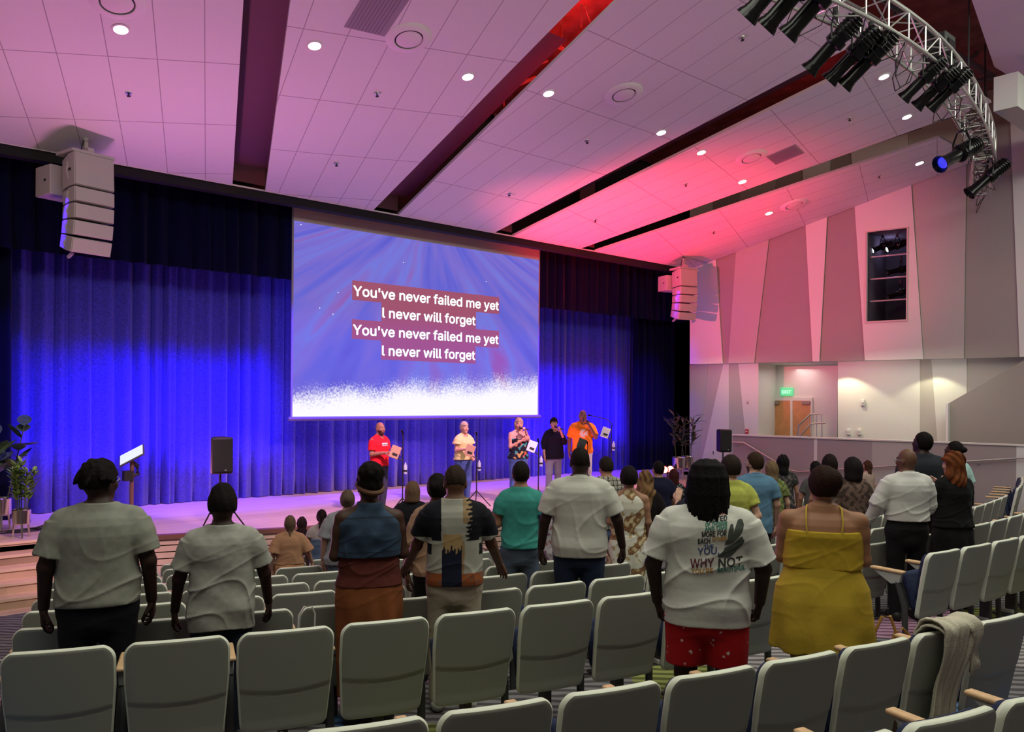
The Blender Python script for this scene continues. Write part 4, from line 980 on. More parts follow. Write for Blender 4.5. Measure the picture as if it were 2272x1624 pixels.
for (ri, bi, k, a, p, last, n) in SEATS:
    src = armseat0 if last else seat0
    o = copy_tree(src, CM); o.location = p; o.rotation_euler = (0, 0, R(-a) )
    o['label'] = f'grey seat, {ORD[k] if k < 20 else "last"} from the stage-steps end, {rown[ri]}, {BLK[bi][0]} block'
    o['group'] = f'grey seats of the {BLK[bi][0]} block'
for s in (seat0, armseat0):
    for c in CM.get(s.name, []):
        for c2 in CM.get(c.name, []): bpy.data.objects.remove(c2)
        bpy.data.objects.remove(c)
    bpy.data.objects.remove(s)
print('SEATS', len(SEATS))
# ---------------------------------------------------------------- people: one continuous surface per body, clothes and hair as children
import openvdb
def sstep(x): x = np.clip(x, 0, 1); return x*x*(3-2*x)
class Field:
    def __init__(s, lo, hi, h):
        s.h = h; s.lo = np.array(lo, np.float32); n = np.ceil((np.array(hi)-s.lo)/h).astype(int)+1; s.n = n
        s.ax = [s.lo[i]+h*np.arange(n[i], dtype=np.float32) for i in range(3)]
        s.F = np.full(n, .5, np.float32)
    def sl(s, lo, hi, m=.03):
        r = []
        for i in range(3):
            a = int(max(0, math.floor((lo[i]-m-s.lo[i])/s.h))); b = int(min(s.n[i], math.ceil((hi[i]+m-s.lo[i])/s.h)+1)); r.append(slice(a, max(a, b)))
        return tuple(r)
    def grid(s, q): return s.ax[0][q[0]][:, None, None], s.ax[1][q[1]][None, :, None], s.ax[2][q[2]][None, None, :]
    def put(s, q, d, k):
        F = s.F[q]
        if k > 0:
            h = np.maximum(k-np.abs(F-d), 0)/k; s.F[q] = np.minimum(F, d)-h*h*k*.25
        else: s.F[q] = np.minimum(F, d)
    def cone(s, a, b, ra, rb, k=.02, fl=(1, 1, 1)):
        a = np.array(a, float); b = np.array(b, float); r = max(ra, rb)/min(fl)+k
        q = s.sl(np.minimum(a, b)-r, np.maximum(a, b)+r); X, Y, Z = s.grid(q)
        if X.size*Y.size*Z.size == 0: return
        ba = b-a; L2 = max(1e-9, ba.dot(ba)); px, py, pz = X-a[0], Y-a[1], Z-a[2]
        t = np.clip((px*ba[0]+py*ba[1]+pz*ba[2])/L2, 0, 1)
        dx, dy, dz = (px-t*ba[0])*fl[0], (py-t*ba[1])*fl[1], (pz-t*ba[2])*fl[2]
        s.put(q, np.sqrt(dx*dx+dy*dy+dz*dz)-(ra+(rb-ra)*t), k)
    def ell(s, c, r, k=.02, M=None, sub=False):
        c = np.array(c, float); R_ = max(r)+k; q = s.sl(c-R_, c+R_); X, Y, Z = s.grid(q)
        if X.size*Y.size*Z.size == 0: return
        x, y, z = X-c[0], Y-c[1], Z-c[2]
        if M is not None:
            x, y, z = (M[0][0]*x+M[1][0]*y+M[2][0]*z), (M[0][1]*x+M[1][1]*y+M[2][1]*z), (M[0][2]*x+M[1][2]*y+M[2][2]*z)
        d = (np.sqrt((x/r[0])**2+(y/r[1])**2+(z/r[2])**2)-1)*min(r)
        if sub: s.F[q] = np.maximum(s.F[q], -d)
        else: s.put(q, d, k)
    def loft(s, tab, k=.02, infl=0, z0=None, z1=None, n=2.5, round_=.0):
        """tab rows: z, halfwidth, halfdepth, ycentre"""
        tab = np.array(tab, np.float32); lo = [-(tab[:, 1].max()+infl+.02), (tab[:, 3]-tab[:, 2]).min()-infl-.02, tab[0, 0]]; hi = [tab[:, 1].max()+infl+.02, (tab[:, 3]+tab[:, 2]).max()+infl+.02, tab[-1, 0]]
        z0 = tab[0, 0] if z0 is None else z0; z1 = tab[-1, 0] if z1 is None else z1; lo[2] = z0; hi[2] = z1
        q = s.sl(lo, hi); X, Y, Z = s.grid(q); z = s.ax[2][q[2]]
        w = (np.interp(z, tab[:, 0], tab[:, 1])+infl)[None, None, :]; d = (np.interp(z, tab[:, 0], tab[:, 2])+infl)[None, None, :]; yc = np.interp(z, tab[:, 0], tab[:, 3])[None, None, :]
        r = (np.abs(X/w)**n+np.abs((Y-yc)/d)**n)**(1/n); D = (r-1)*np.minimum(w, d)*.95
        D = np.maximum(D, np.maximum(z0-Z, Z-z1)); s.put(q, D, k)
    def cut(s, f):
        X, Y, Z = s.grid((slice(None),)*3); s.F = np.maximum(s.F, f(X, Y, Z).astype(np.float32)*np.ones_like(s.F))
    def warp(s, f):
        X, Y, Z = s.grid((slice(None),)*3); s.F = s.F+f(X, Y, Z).astype(np.float32)
    def mesh(s):
        s.F[0] = s.F[-1] = .3; s.F[:, 0] = s.F[:, -1] = .3; s.F[:, :, 0] = s.F[:, :, -1] = .3
        g = openvdb.FloatGrid(.3); g.copyFromArray(np.ascontiguousarray(np.minimum(s.F, .3)), tolerance=0)
        p, t, qd = g.convertToPolygons(0.0, 0.0)
        return p*s.h+s.lo, [tuple(map(int, f)) for f in t]+[tuple(map(int, f[::-1])) for f in qd] if len(t) else qd[:, ::-1]
def raw_mesh(name, V, Fq, m, parent, smooth=True, col=None, scale=1, extra=None):
    V = np.asarray(V, np.float64); Fq = np.asarray(Fq, np.int32)
    if extra:
        for ev, ef in extra:
            Fq = np.concatenate([Fq, np.asarray(ef, np.int32)+len(V)]); V = np.concatenate([V, ev])
    me = bpy.data.meshes.new(name); nv, nf = len(V), len(Fq)
    me.vertices.add(nv); me.vertices.foreach_set('co', (V*scale).astype(np.float32).ravel())
    me.loops.add(nf*4); me.loops.foreach_set('vertex_index', Fq.ravel()); me.polygons.add(nf)
    me.polygons.foreach_set('loop_start', np.arange(nf, dtype=np.int32)*4)
    me.polygons.foreach_set('use_smooth', np.full(nf, smooth))
    me.update(calc_edges=True); me.validate()
    me.materials.append(m)
    if col is not None:
        c = col(V[:, 0], V[:, 1], V[:, 2]).astype(np.float32)
        at = me.color_attributes.new('Col', 'FLOAT_COLOR', 'POINT'); at.data.foreach_set('color', np.concatenate([c, np.ones((len(V), 1), np.float32)], 1).ravel())
    o = bpy.data.objects.new(name, me); C.objects.link(o); o.parent = parent; return o
def relax(V, F, it=2, lam=.5):
    F = np.asarray(F); V = np.asarray(V, np.float64)
    a = np.concatenate([F[:, 0], F[:, 1], F[:, 2], F[:, 3]]); b = np.concatenate([F[:, 1], F[:, 2], F[:, 3], F[:, 0]])
    cnt = np.bincount(a, minlength=len(V))+np.bincount(b, minlength=len(V))
    for _ in range(it):
        S = np.zeros_like(V)
        for i in range(3): S[:, i] = np.bincount(a, V[b, i], len(V))+np.bincount(b, V[a, i], len(V))
        V = V+(S/cnt[:, None]-V)*lam
    return V
def hand_mesh(h, side, curl=.35, spread=.0, thumb=.5, point=False):
    """local: fingers +y, thumb towards +x*side, back of the hand +z"""
    f = Field((-.085, -.04, -.10), (.085, .22, .05), h)
    xs_ = [.030, .010, -.010, -.029]; ln = [.072, .080, .075, .060]; rr = [.0095, .0098, .0092, .0082]
    f.cone((0, -.03, 0), (0, .01, 0), .024, .026, .01, (1, 1, 1.35))
    for i in range(4): f.cone((xs_[i]*.55*side, .005, 0), (xs_[i]*side, .088, 0), .016, .0125, .014)
    for i in range(4):
        c = curl*(1+.12*i) if not (point and i == 0) else .08
        p = np.array((xs_[i]*side, .088, 0.)); ang = -c*.9; sx_ = (xs_[i]*spread*10)*side
        for j, fr in enumerate((.45, .32, .23)):
            d = np.array((sx_, math.cos(ang), math.sin(ang))); d /= np.linalg.norm(d); q = p+d*ln[i]*fr
            f.cone(p, q, rr[i]*(1-.08*j), rr[i]*(.94-.08*j), .004); p = q; ang -= c*1.25
    a = np.array((.024*side, .018, -.004)); b = a+np.array((.030*side, .034, -.012-.02*thumb)); c = b+np.array((.010*side*(1-thumb), .030, -.010-.012*thumb)); e = c+np.array((-.006*side*thumb*2, .022, -.008*thumb))
    f.cone(a, b, .017, .0125, .012); f.cone(b, c, .0118, .0105, .004); f.cone(c, e, .0105, .0085, .003)
    V, F = f.mesh(); return V, F
def basis(d, nrm):
    y = np.array(d, float); y /= np.linalg.norm(y); z = np.array(nrm, float); z = z-y*z.dot(y)
    if np.linalg.norm(z) < 1e-3: z = np.array((0, 1, 0))-y*y[1]
    z /= np.linalg.norm(z); x = np.cross(y, z); return np.stack([x, y, z], 1)
SKN = {'dark': (.055, .022, .014), 'deep': (.032, .014, .010), 'brown': (.13, .058, .034), 'tan': (.33, .17, .11), 'light': (.52, .30, .22)}
def skin_mat(): return mat('skin', (.3, .2, .15), .55, attr='Col', bump=.05, bscale=90, spec=.35)
def cloth_mat(bump=.25, rough=.9, sheen=.02): return mat('cloth_%d_%d' % (bump*100, rough*100), (.5, .5, .5), rough, attr='Col', bump=bump, bscale=22, spec=.2, sheen=sheen)
def hair_mat(): return mat('hair', (.02, .02, .02), .75, attr='Col', bump=.5, bscale=70, spec=.10)
MALE = [(.76, .10, .085, 0), (.84, .165, .105, -.005), (.92, .172, .118, -.008), (1.0, .158, .108, 0), (1.1, .148, .105, .004), (1.2, .160, .112, .004), (1.3, .176, .116, 0), (1.36, .164, .105, -.006), (1.40, .132, .086, -.010), (1.44, .080, .062, -.010), (1.475, .054, .052, -.008)]
FEM = [(.76, .10, .085, 0), (.84, .172, .112, -.006), (.92, .180, .122, -.010), (1.0, .160, .108, 0), (1.09, .132, .094, .004), (1.2, .142, .108, .008), (1.28, .154, .116, .008), (1.35, .148, .096, -.002), (1.39, .118, .078, -.008), (1.43, .070, .056, -.008), (1.475, .046, .048, -.006)]
POSE = {  # elbow, wrist, back-of-hand normal, curl  (right side; x mirrored for the left)
    'down': ((.245, -.03, 1.13), (.262, .045, .885), (1, -.2, 0), .35),
    'down_close': ((.222, -.02, 1.13), (.232, .07, .89), (1, 0, 0), .4),
    'fold': ((.225, -.01, 1.13), (.06, .20, 1.17), (0, 1, .3), .5),
    'front': ((.215, .02, 1.12), (.09, .22, 1.02), (0, 1, 0), .5),
    'behind': ((.26, -.07, 1.14), (.07, -.165, .98), (0, -1, 0), .5),
    'chest': ((.215, .04, 1.13), (.02, .17, 1.26), (0, 1, 0), .25),
    'mouth': ((.235, .10, 1.17), (.06, .215, 1.43), (.5, .5, .2), 1.0),
    'hold': ((.225, .0, 1.13), (.15, .24, 1.16), (.3, -.2, 1), .9),
    'pray': ((.21, .06, 1.15), (.03, .20, 1.33), (1, .2, 0), .08),
    'rest': ((.270, .04, 1.15), (.345, .235, .965), (.3, .2, 1), .30),
    'wide': ((.285, -.02, 1.13), (.315, .10, .90), (1, -.1, 0), .4),
    'raise': ((.26, .10, 1.18), (.22, .22, 1.38), (.2, -1, 0), .5),
}
def row_depth(px, Rt):
    lo, hi = .5, 30
    f_ = lambda d: (at_depth(px, d, 0)-AC).length-Rt
    for _ in range(60):
        m = (lo+hi)/2
        if f_(m) > 0: lo = m
        else: hi = m
    return lo
def floor_at(p):
    r = (Vector((p.x, p.y, 0))-AC).length
    for ro, ri, z in ter:
        if ri <= r <= ro: return z
    return 0
def person(label, px, row=None, ytop=None, dz=None, z=None, H=1.75, hairh=.012, yaw=0, sex='m', skin='dark', W=1.0, B=1.0, armR='down', armL='down', head=(0, 0, 0), h=None, group=None,
           top=None, bottom=None, hair=None, extra=None, hands=True, seed=0, lean=0, off=(0, 0), beard=None, shoulder=1.0, stance=1.0, shoes=(.02, .02, .02), dR=0):
    """px: picture column, dz: distance in front of the lens, z: level stood on; yaw degrees relative to looking at the stage centre"""
    if row is not None: dz = row_depth(px, ROWS[row][0]-.72-dR)
    loc = at_depth(px, dz, 0)+Vector((off[0], off[1], 0))
    if z is None: z = floor_at(loc)
    loc.z = z
    if ytop is not None: H = CZ-z-(ytop-(CY0+ROLL*(px-CX0)))*dz/FPX-(hairh or 0)
    print('P', label[:38], 'dz %.2f z %.2f H %.2f' % (dz, z, H))
    S = H/1.715
    if h is None: h = min(.013, max(.0062, dz*.0012))
    rnd = random.Random(seed+int(px)); rn = np.random.RandomState(seed+int(px))
    az = math.atan2(loc.x, loc.y)
    t = thing('person', label, 'person', loc, -az+R(yaw), group)
    tab = [(zz, w*W*(shoulder if zz > 1.25 else 1), d*B, y) for zz, w, d, y in (MALE if sex == 'm' else FEM)]
    tb = np.array(tab); shx = (.178 if sex == 'm' else .158)*(1+(W-1)*.75)*shoulder; shz = 1.372; ar = (.047 if sex == 'm' else .040)*(1+(W-1)*.6)
    def arm(pose, sg):
        e, w, n, c = POSE[pose] if isinstance(pose, str) else pose
        k = lambda p: np.array((sg*(p[0]+(shx-.178)), p[1]*(1+(B-1)*.5), p[2]))
        return np.array((sg*shx, -.008, shz)), k(e), k(w), np.array((sg*n[0], n[1], n[2])), c
    arms = [arm(armR, 1), arm(armL, -1)]
    hipx = .092*(1+(W-1)*.5); legs = []
    for sg in (1, -1): legs.append((np.array((sg*hipx, -.005, .88)), np.array((sg*(hipx+.012*stance), .012, .49)), np.array((sg*(hipx+.02*stance), -.025, .085))))
    xm = max(.34*W, *[abs(a[2][0])+.06 for a in arms], *[abs(a[1][0])+.09 for a in arms])+.03
    ym = max(.22*B, *[abs(a[2][1])+.08 for a in arms])+.04
    f = Field((-xm, -max(.24*B, ym if any(a[2][1] < -.1 for a in arms) else 0, .22), -.01), (xm, max(.24, ym), 1.80), h)
    # torso, legs, feet
    f.loft(tab, 0, n=2.3); lw = 1+(W-1)*.9
    for a, b, c in legs:
        f.cone(a, b, .088*lw, .056*(.5+.5*lw), .03); f.cone(b, c, .055*(.5+.5*lw), .038, .02); f.cone(b+np.array((0, -.02, -.10)), b+np.array((0, -.02, -.17)), .05*(.5+.5*lw), .045, .03)
        f.cone(c+np.array((0, -.03, -.035)), c+np.array((0, .15, -.052)), .040, .032, .02, (1, 1, 1.1))
    for sh, e, w, n_, c_ in arms:
        f.cone(sh, sh+(e-sh)*.35, ar*1.18, ar*1.08, .035); f.cone(sh+(e-sh)*.3, e, ar*1.08, ar*.80, .02); f.cone(e, w, ar*.84, ar*.60, .02)
    for sg in (1, -1): f.cone((sg*.035, -.015, 1.462), (sg*shx*.90, -.012, shz+.010), .036, .040, .04)
    # neck and head
    hp = np.array((0, .012+.05*max(0, math.sin(R(head[1]))), 1.590-.03*max(0, math.sin(R(head[1])))))
    nk = .052 if sex == 'm' else .043
    f.cone((0, -.012, 1.43), (0, .0, 1.53), nk*1.12*(.6+.4*W), nk, .035)
    HM = (Matrix.Rotation(R(head[0]), 3, 'Z') @ Matrix.Rotation(-R(head[1]), 3, 'X') @ Matrix.Rotation(R(head[2]), 3, 'Y')); HA = np.array(HM)
    def hl(p): return hp+HA @ np.array(p, float)
    def head_shape(f):
        f.ell(hl((0, -.008, .018)), (.074, .094, .106), .02, HA); f.ell(hl((0, .028, -.035)), (.058, .062, .075), .03, HA)
        f.cone(hl((0, .050, -.075)), hl((0, .062, -.088)), .030, .026, .03)
        for sg in (1, -1):
            f.ell(hl((sg*.030, .090, .012)), (.019, .016, .013), .01, HA, True)
            f.ell(hl((sg*.031, .078, .010)), (.0145, .0145, .0125), .004, HA)
            f.ell(hl((sg*.040, .068, -.020)), (.024, .022, .022), .02, HA)
            f.ell(hl((sg*.076, -.008, -.008)), (.009, .021, .031), .006, HA)
            f.cone(hl((sg*.016, .092, .030)), hl((sg*.042, .080, .032)), .0075, .006, .012)
        f.cone(hl((0, .088, .022)), hl((0, .106, -.016)), .0075, .0115, .010); f.ell(hl((0, .099, -.020)), (.017, .011, .009), .008, HA)
        f.ell(hl((0, .088, -.046)), (.024, .011, .0065), .006, HA); f.ell(hl((0, .086, -.057)), (.020, .011, .007), .006, HA)
    head_shape(f)
    V, F = f.mesh(); V = relax(V, F, 1, .5)
    if hasattr(V, 'shape') and lean: pass
    ext = []
    if hands:
        hh = max(.0038, min(.006, dz*.0006))
        for (sh, e, w, n_, c_), sg in zip(arms, (1, -1)):
            d = (w-e)/np.linalg.norm(w-e)
            if isinstance(armR if sg == 1 else armL, str) and (armR if sg == 1 else armL) == 'rest': d = d*.5+np.array((sg*.35, .75, -.25))
            Bm = basis(d, n_)
            hv, hf = hand_mesh(hh, 1 if (sg == 1) else -1, c_, thumb=.5 if c_ < .8 else .9)
            hv = relax(hv, hf, 1, .4)*1.0
            hv = (Bm @ hv.T).T+w+d/np.linalg.norm(d)*.016
            ext.append((hv, hf))
    sk = np.array(SKN[skin] if isinstance(skin, str) else skin)
    def skincol(x, y, z):
        c = np.tile(sk, (len(x), 1)); P = (np.stack([x, y, z], 1)-hp) @ HA
        lips = (P[:, 1] > .080) & (np.abs(P[:, 2]+.051) < .011) & (np.abs(P[:, 0]) < .024); c[lips] = sk*np.array((.85, .45, .5))
        for sg in (1, -1):
            dd = np.hypot(P[:, 0]-sg*.031, P[:, 2]-.010); ey = (dd < .0125) & (P[:, 1] > .07) & (np.abs(P[:, 2]-.010) < .007); c[ey] = (.5, .48, .46); c[(dd < .006) & (P[:, 1] > .07)] = (.02, .015, .01)
            br = (np.abs(P[:, 2]-.033) < .005) & (np.abs(P[:, 0]-sg*.031) < .019) & (P[:, 1] > .06); c[br] = sk*.25
        if beard:
            bd = (P[:, 2] < -.030) & (P[:, 1] > .02) & (P[:, 2] > -.13) & ~lips & ((P[:, 2] < -.065) | (np.abs(P[:, 0]) > .03)); c[bd] = beard
        return c
    body = raw_mesh('body', V, F, skin_mat(), t, col=skincol, scale=S, extra=ext)
    amp = .0045; ph = rn.uniform(0, 6, 12)
    def fold(sc=1.0, zc=1.0):
        def g(X, Y, Z):
            w = np.sin(26*Z+5*X+2*np.sin(7*X+ph[0])+ph[1])*.5+np.sin(15*X+19*Z+ph[2]+2*np.sin(9*Y+4*Z+ph[3]))*.35+np.sin(-21*X+14*Z+3*np.sin(6*Z+ph[4])+ph[5])*.35
            r1 = 1-np.abs(np.sin(6.5*X*(1+.2*np.sin(ph[6]))+11*Z+1.6*np.sin(8*X-5*Z+ph[7])+ph[8])); r2 = 1-np.abs(np.sin(-8.5*X+9*Z+1.8*np.sin(6*Z+ph[9])+ph[10]))
            w = w*.7-(r1**5)*1.5*np.clip(1.1-1.2*np.abs(Z-1.02)/.4, .25, 1)-(r2**6)*1.3*np.clip(1.1-1.2*np.abs(Z-1.05)/.4, .2, 1)
            return amp*sc*w*(1.2-.5*np.clip((Z-zc)/.4, 0, 1))
        return g
    def grid_for(z0, z1, pad=.05, hh=None):
        return Field((-xm, f.lo[1]-pad*.3, z0-.02), (xm, f.ax[1][-1]+pad*.3, z1+.02), hh or h)
    def paint(c):
        if callable(c): return c
        cc = np.array(c, float); return lambda x, y, z: np.tile(cc, (len(x), 1))
    def finish(f2, name, col, m=None, it=1, parent=None):
        v, q = f2.mesh()
        if len(v) == 0: print('EMPTY', name, label); return None
        v = relax(v, q, it, .5); return raw_mesh(name, v, q, m or cloth_mat(), parent or t, col=paint(col), scale=S)
    # ------------- bottom
    bo_ = bottom or {}
    if bo_:
        kind = bo_.get('kind', 'pants'); th_ = max([q_.get('hem', .9) for q_ in (top if isinstance(top, list) else [top] if top else []) if q_.get('hem', .9) < 1.09] or [.98]); zt = bo_.get('top', th_+.035); infl = bo_.get('infl', .012)
        if kind in ('pants', 'shorts'):
            ze = bo_.get('hem', .07 if kind == 'pants' else .46)
            f2 = grid_for(min(ze, .70)-.02, zt); f2.loft(tab, 0, infl, .76, zt, n=2.3); f2.ell((0, -.005, .80), (.13*lw, .105*B+infl, .10), .03)
            for a, b, c in legs:
                fl_ = bo_.get('flare', 0)
                f2.cone(a, b, .088*lw+infl*1.2, .058*(.5+.5*lw)+infl*1.6+fl_, .035); f2.cone(b, c, .058*(.5+.5*lw)+infl*1.6+fl_, .044+infl*1.3+fl_, .03)
            f2.warp(fold(.8, .5)); f2.cut(lambda X, Y, Z: np.maximum(ze-Z, Z-zt))
        else:
            ze = bo_.get('hem', .45); hw_, hd_ = bo_.get('w', .24), bo_.get('d', .19)
            zz = np.linspace(ze, zt, 8); rows_ = []
            for q_ in zz:
                w0 = np.interp(q_, tb[:, 0], tb[:, 1])+infl; d0 = np.interp(q_, tb[:, 0], tb[:, 2])+infl
                if q_ < .92: w0 = np.interp(.92, tb[:, 0], tb[:, 1])+infl; d0 = np.interp(.92, tb[:, 0], tb[:, 2])+infl
                u = np.clip((.95-q_)/(.95-ze+1e-6), 0, 1); rows_.append((q_, w0+(hw_-w0)*u**.75, d0+(hd_-d0)*u**.75, -.005))
            f2 = grid_for(ze, zt); f2.loft(rows_, 0, 0, ze, zt, n=2.2)
            nf = bo_.get('flutes', 9)
            f2.warp(lambda X, Y, Z: .010*np.sin(nf*np.arctan2(Y, X)+ph[6]+2*Z)*np.clip((.95-Z)/.4, 0, 1)); f2.warp(fold(.7, .6)); f2.cut(lambda X, Y, Z: np.maximum(ze-Z, Z-zt))
        finish(f2, bo_.get('name', 'trousers' if kind == 'pants' else kind), bo_.get('col', (.02, .02, .04)), cloth_mat(.25, .9))
    # ------------- top
    for tp_ in (top if isinstance(top, list) else [top] if top else []):
        ze = tp_.get('hem', .90); infl = tp_.get('infl', .020); sl_ = tp_.get('sleeve', .62); neck = tp_.get('neck', 1.485); drop = tp_.get('drop', 0)
        f2 = grid_for(ze-.05, 1.56)
        rows_ = []
        for zz, w, d, y in [(ze-.06,)+tuple(np.interp(max(ze-.06, .84), tb[:, 0], tb[:, i]) for i in (1, 2, 3))]+[r_ for r_ in tab if r_[0] > ze-.04]:
            u = np.clip((1.25-zz)/.35, 0, 1); fl_ = tp_.get('flare', .004)
            if zz < 1.28 and not tp_.get('fitted'): w = max(w, (.166 if sex == 'm' else .156)*W); d = max(d, (.112 if sex == 'm' else .108)*B)
            rows_.append((zz, w+infl+fl_*u, d+infl+fl_*u, y))
        f2.loft(rows_, 0, 0, ze-.04, 1.50, n=2.4)
        if sl_ > 0:
            for sh, e, w, n_, c_ in arms:
                sr = ar*1.15+infl*.75; end = sh+(e-sh)*min(1, sl_)
                f3 = Field(np.minimum(sh, end)-.16, np.maximum(sh, end)+.16, h) if False else None
                loose = tp_.get('loose', .016); sg_ = np.sign(sh[0])
                f2.cone((sg_*.035, -.015, 1.455), (sh[0]*.90, -.012, shz+.008), .036+infl*.7, .042+infl*.8, .03)
                f2.cone(sh+np.array((-np.sign(sh[0])*.03, 0, .0)), sh+(e-sh)*.4*min(1, sl_), sr*1.02, sr+loose*.4, .04)
                # open sleeve end: flat cut along the arm
                ax_ = (e-sh)/np.linalg.norm(e-sh); far = sh+(e-sh)*min(1, sl_)
                q = f2.sl(np.minimum(sh, far)-.14, np.maximum(sh, far)+.14); X, Y, Z = f2.grid(q); L_ = np.linalg.norm(far-sh)
                tt = (X-sh[0])*ax_[0]+(Y-sh[1])*ax_[1]+(Z-sh[2])*ax_[2]
                dist = np.sqrt(np.maximum(0, (X-sh[0]-tt*ax_[0])**2+(Y-sh[1]-tt*ax_[1])**2+(Z-sh[2]-tt*ax_[2])**2))-(sr+loose*np.clip(tt/L_, 0, 1)-(ar*.18)*np.clip(tt/L_, 0, 1))
                f2.put(q, np.maximum(dist, np.maximum(tt-L_, -tt)), .012)
                if sl_ > 1:
                    f2.cone(e, e+(w-e)*(min(2, sl_)-1), ar*.95+infl*.8, ar*.62+infl*.7, .02)
        f2.warp(fold(tp_.get('fold', 1.0)))
        cu_ = tp_.get('hemcurve', 0)
        f2.cut(lambda X, Y, Z: (ze+cu_*(X/.2)**2)-Z if sl_ <= 1.0 or True else 0*Z) if False else None
        # hem cut only near the trunk so that lowered sleeves stay
        wmax = max(r_[1] for r_ in rows_)+.01
        X, Y, Z = f2.grid((slice(None),)*3)
        cutv = (ze+cu_*(X/.2)**2)-Z
        f2.F = np.where(np.abs(X) < wmax+(0 if sl_ > 1 else 1), np.maximum(f2.F, cutv*np.ones_like(f2.F)), f2.F)
        if tp_.get('straps'):
            zc2 = tp_['straps']; xs2 = .085*W; sw_ = tp_.get('strapw', .009)
            f2.F = np.maximum(f2.F, np.where(np.abs(np.abs(X)-xs2-(Z-zc2)*-.10) < sw_, -1, Z-zc2)*np.ones_like(f2.F))
        rn_ = tp_.get('neckr', .062)
        f2.cut(lambda X, Y, Z: (rn_-np.sqrt(X*X+(Y-tp_.get('necky', .02))**2))*(Z > 1.40)-10*(Z <= 1.40))
        f2.cut(lambda X, Y, Z: Z-neck)
        ob_ = finish(f2, tp_.get('name', 'shirt'), tp_.get('col', (.3, .3, .3)), cloth_mat(tp_.get('bump', .25), .9), tp_.get('relax', 1))
        if tp_.get('collar'):
            g = MB(); cc = []
            for q_ in range(17):
                a = q_/16*6.283; cc.append(Vector((.066*math.cos(a)*S, (.064*math.sin(a)-.002)*S, (1.475+.012*math.cos(a*1-1.57)*-1)*S)))
            g.tube(cc, .014*S, 8, caps=False); g.obj('collar', tp_['collar'], ob_, True)
        if tp_.get('hook'): tp_['hook'](ob_, t, S)
    # ------------- hair
    hr = hair or {}
    if hr:
        st_ = hr.get('style', 'short'); hc = hr.get('col', (.008, .006, .006)); th = hr.get('th', .012)
        z0_ = {'long': 1.585-hr.get('len', .3), 'dreads': 1.53-hr.get('len', .22)}.get(st_, 1.36)
        f3 = Field((-.21, -.24, z0_-.05), (.21, .22, 1.90), min(h, .0085))
        f3.ell(hl((0, -.012, .024)), (.076+th, .094+th, .106+th), .0, HA)
        def hcut(zf, zb_, yf=.055):      # hairline: front plane and neckline
            X, Y, Z = f3.grid((slice(None),)*3)
            x, y, z = X-hp[0], Y-hp[1], Z-hp[2]
            lx, ly, lz = (HA[0][0]*x+HA[1][0]*y+HA[2][0]*z), (HA[0][1]*x+HA[1][1]*y+HA[2][1]*z), (HA[0][2]*x+HA[1][2]*y+HA[2][2]*z)
            line = zb_+(zf-zb_)*sstep((ly+.045)/.10)
            f3.F = np.maximum(f3.F, (line-lz)*np.ones_like(f3.F))
        if st_ == 'short': hcut(.055, -.055)
        elif st_ == 'fade':
            if th > .015: f3.cone(hl((0, -.005, .07)), hl((0, -.005, .105)), .082, .074, .03)
            hcut(.06, -.02)
        elif st_ == 'curly':
            for q_ in range(60):
                a, b = rn.uniform(0, 6.28), rn.uniform(-.1, 1.4); f3.ell(hl((.076*math.cos(a)*math.cos(b), -.012+.094*math.sin(a)*math.cos(b), .024+.108*math.sin(b))), (.022,)*3, .01)
            hcut(.055, -.06)
        elif st_ in ('bob', 'long', 'pony', 'bun', 'braid'):
            if st_ == 'bob':
                L_ = hr.get('len', .13); f3.cone(hl((0, -.03, 0)), hp+np.array((0, -.035, -L_+.04)), .088+th*.5, .080+th, .03, (1, 1.05, 1)); f3.cut(lambda X, Y, Z: (hp[2]-L_)-Z)
                X, Y, Z = f3.grid((slice(None),)*3); x, y, z = X-hp[0], Y-hp[1], Z-hp[2]; ly = (HA[0][1]*x+HA[1][1]*y+HA[2][1]*z); lz = (HA[0][2]*x+HA[1][2]*y+HA[2][2]*z)
                f3.F = np.maximum(f3.F, np.minimum(ly-.035, .058-lz)*np.ones_like(f3.F))
            elif st_ == 'long':
                L_ = hr.get('len', .3); wd = hr.get('wid', .085)
                f3.cone(hl((0, -.02, 0)), hp+np.array((0, -.06, -.14)), .088+th*.4, wd, .04, (1, 1.2, 1)); f3.cone(hp+np.array((0, -.06, -.14)), hp+np.array((0, -.085-.03*(B-1), -L_+.05)), wd, wd*.85, .04, (1, 1.45, 1))
                X, Y, Z = f3.grid((slice(None),)*3); x, y, z = X-hp[0], Y-hp[1], Z-hp[2]; ly = (HA[0][1]*x+HA[1][1]*y+HA[2][1]*z); lz = (HA[0][2]*x+HA[1][2]*y+HA[2][2]*z)
                f3.F = np.maximum(f3.F, np.minimum(ly-.03, .056-lz)*np.ones_like(f3.F))
                wv_ = hr.get('wave', .006); f3.warp(lambda X, Y, Z: wv_*.6*(np.sin(95*X+5*np.sin(11*Z)+ph[7])+.5*np.sin(38*Z+25*X+ph[8])))
            else:
                hcut(.055, -.06)
                if st_ == 'bun': c = hr.get('c', (0, -.09, .09)); f3.ell(hl(c), (hr.get('r', .05),)*3, .02)
                if st_ == 'pony':
                    f3.ell(hl((0, -.10, .03)), (.03, .03, .03), .02); f3.cone(hl((0, -.11, .03)), hl((.0, -.13, -.12)), .028, .034, .02); f3.cone(hl((.0, -.13, -.12)), hp+np.array((.01, -.12, -.32)), .034, .012, .02)
                if st_ == 'braid':
                    f3.cone(hl((0, -.03, -.02)), hp+np.array((0, -.05, -.11)), .082, .050, .03)
                    for q_ in range(7): f3.ell(hp+np.array((0, -.095-.004*q_, -.12-q_*.03)), (.017, .014, .020), .006)
        elif st_ == 'dreads':
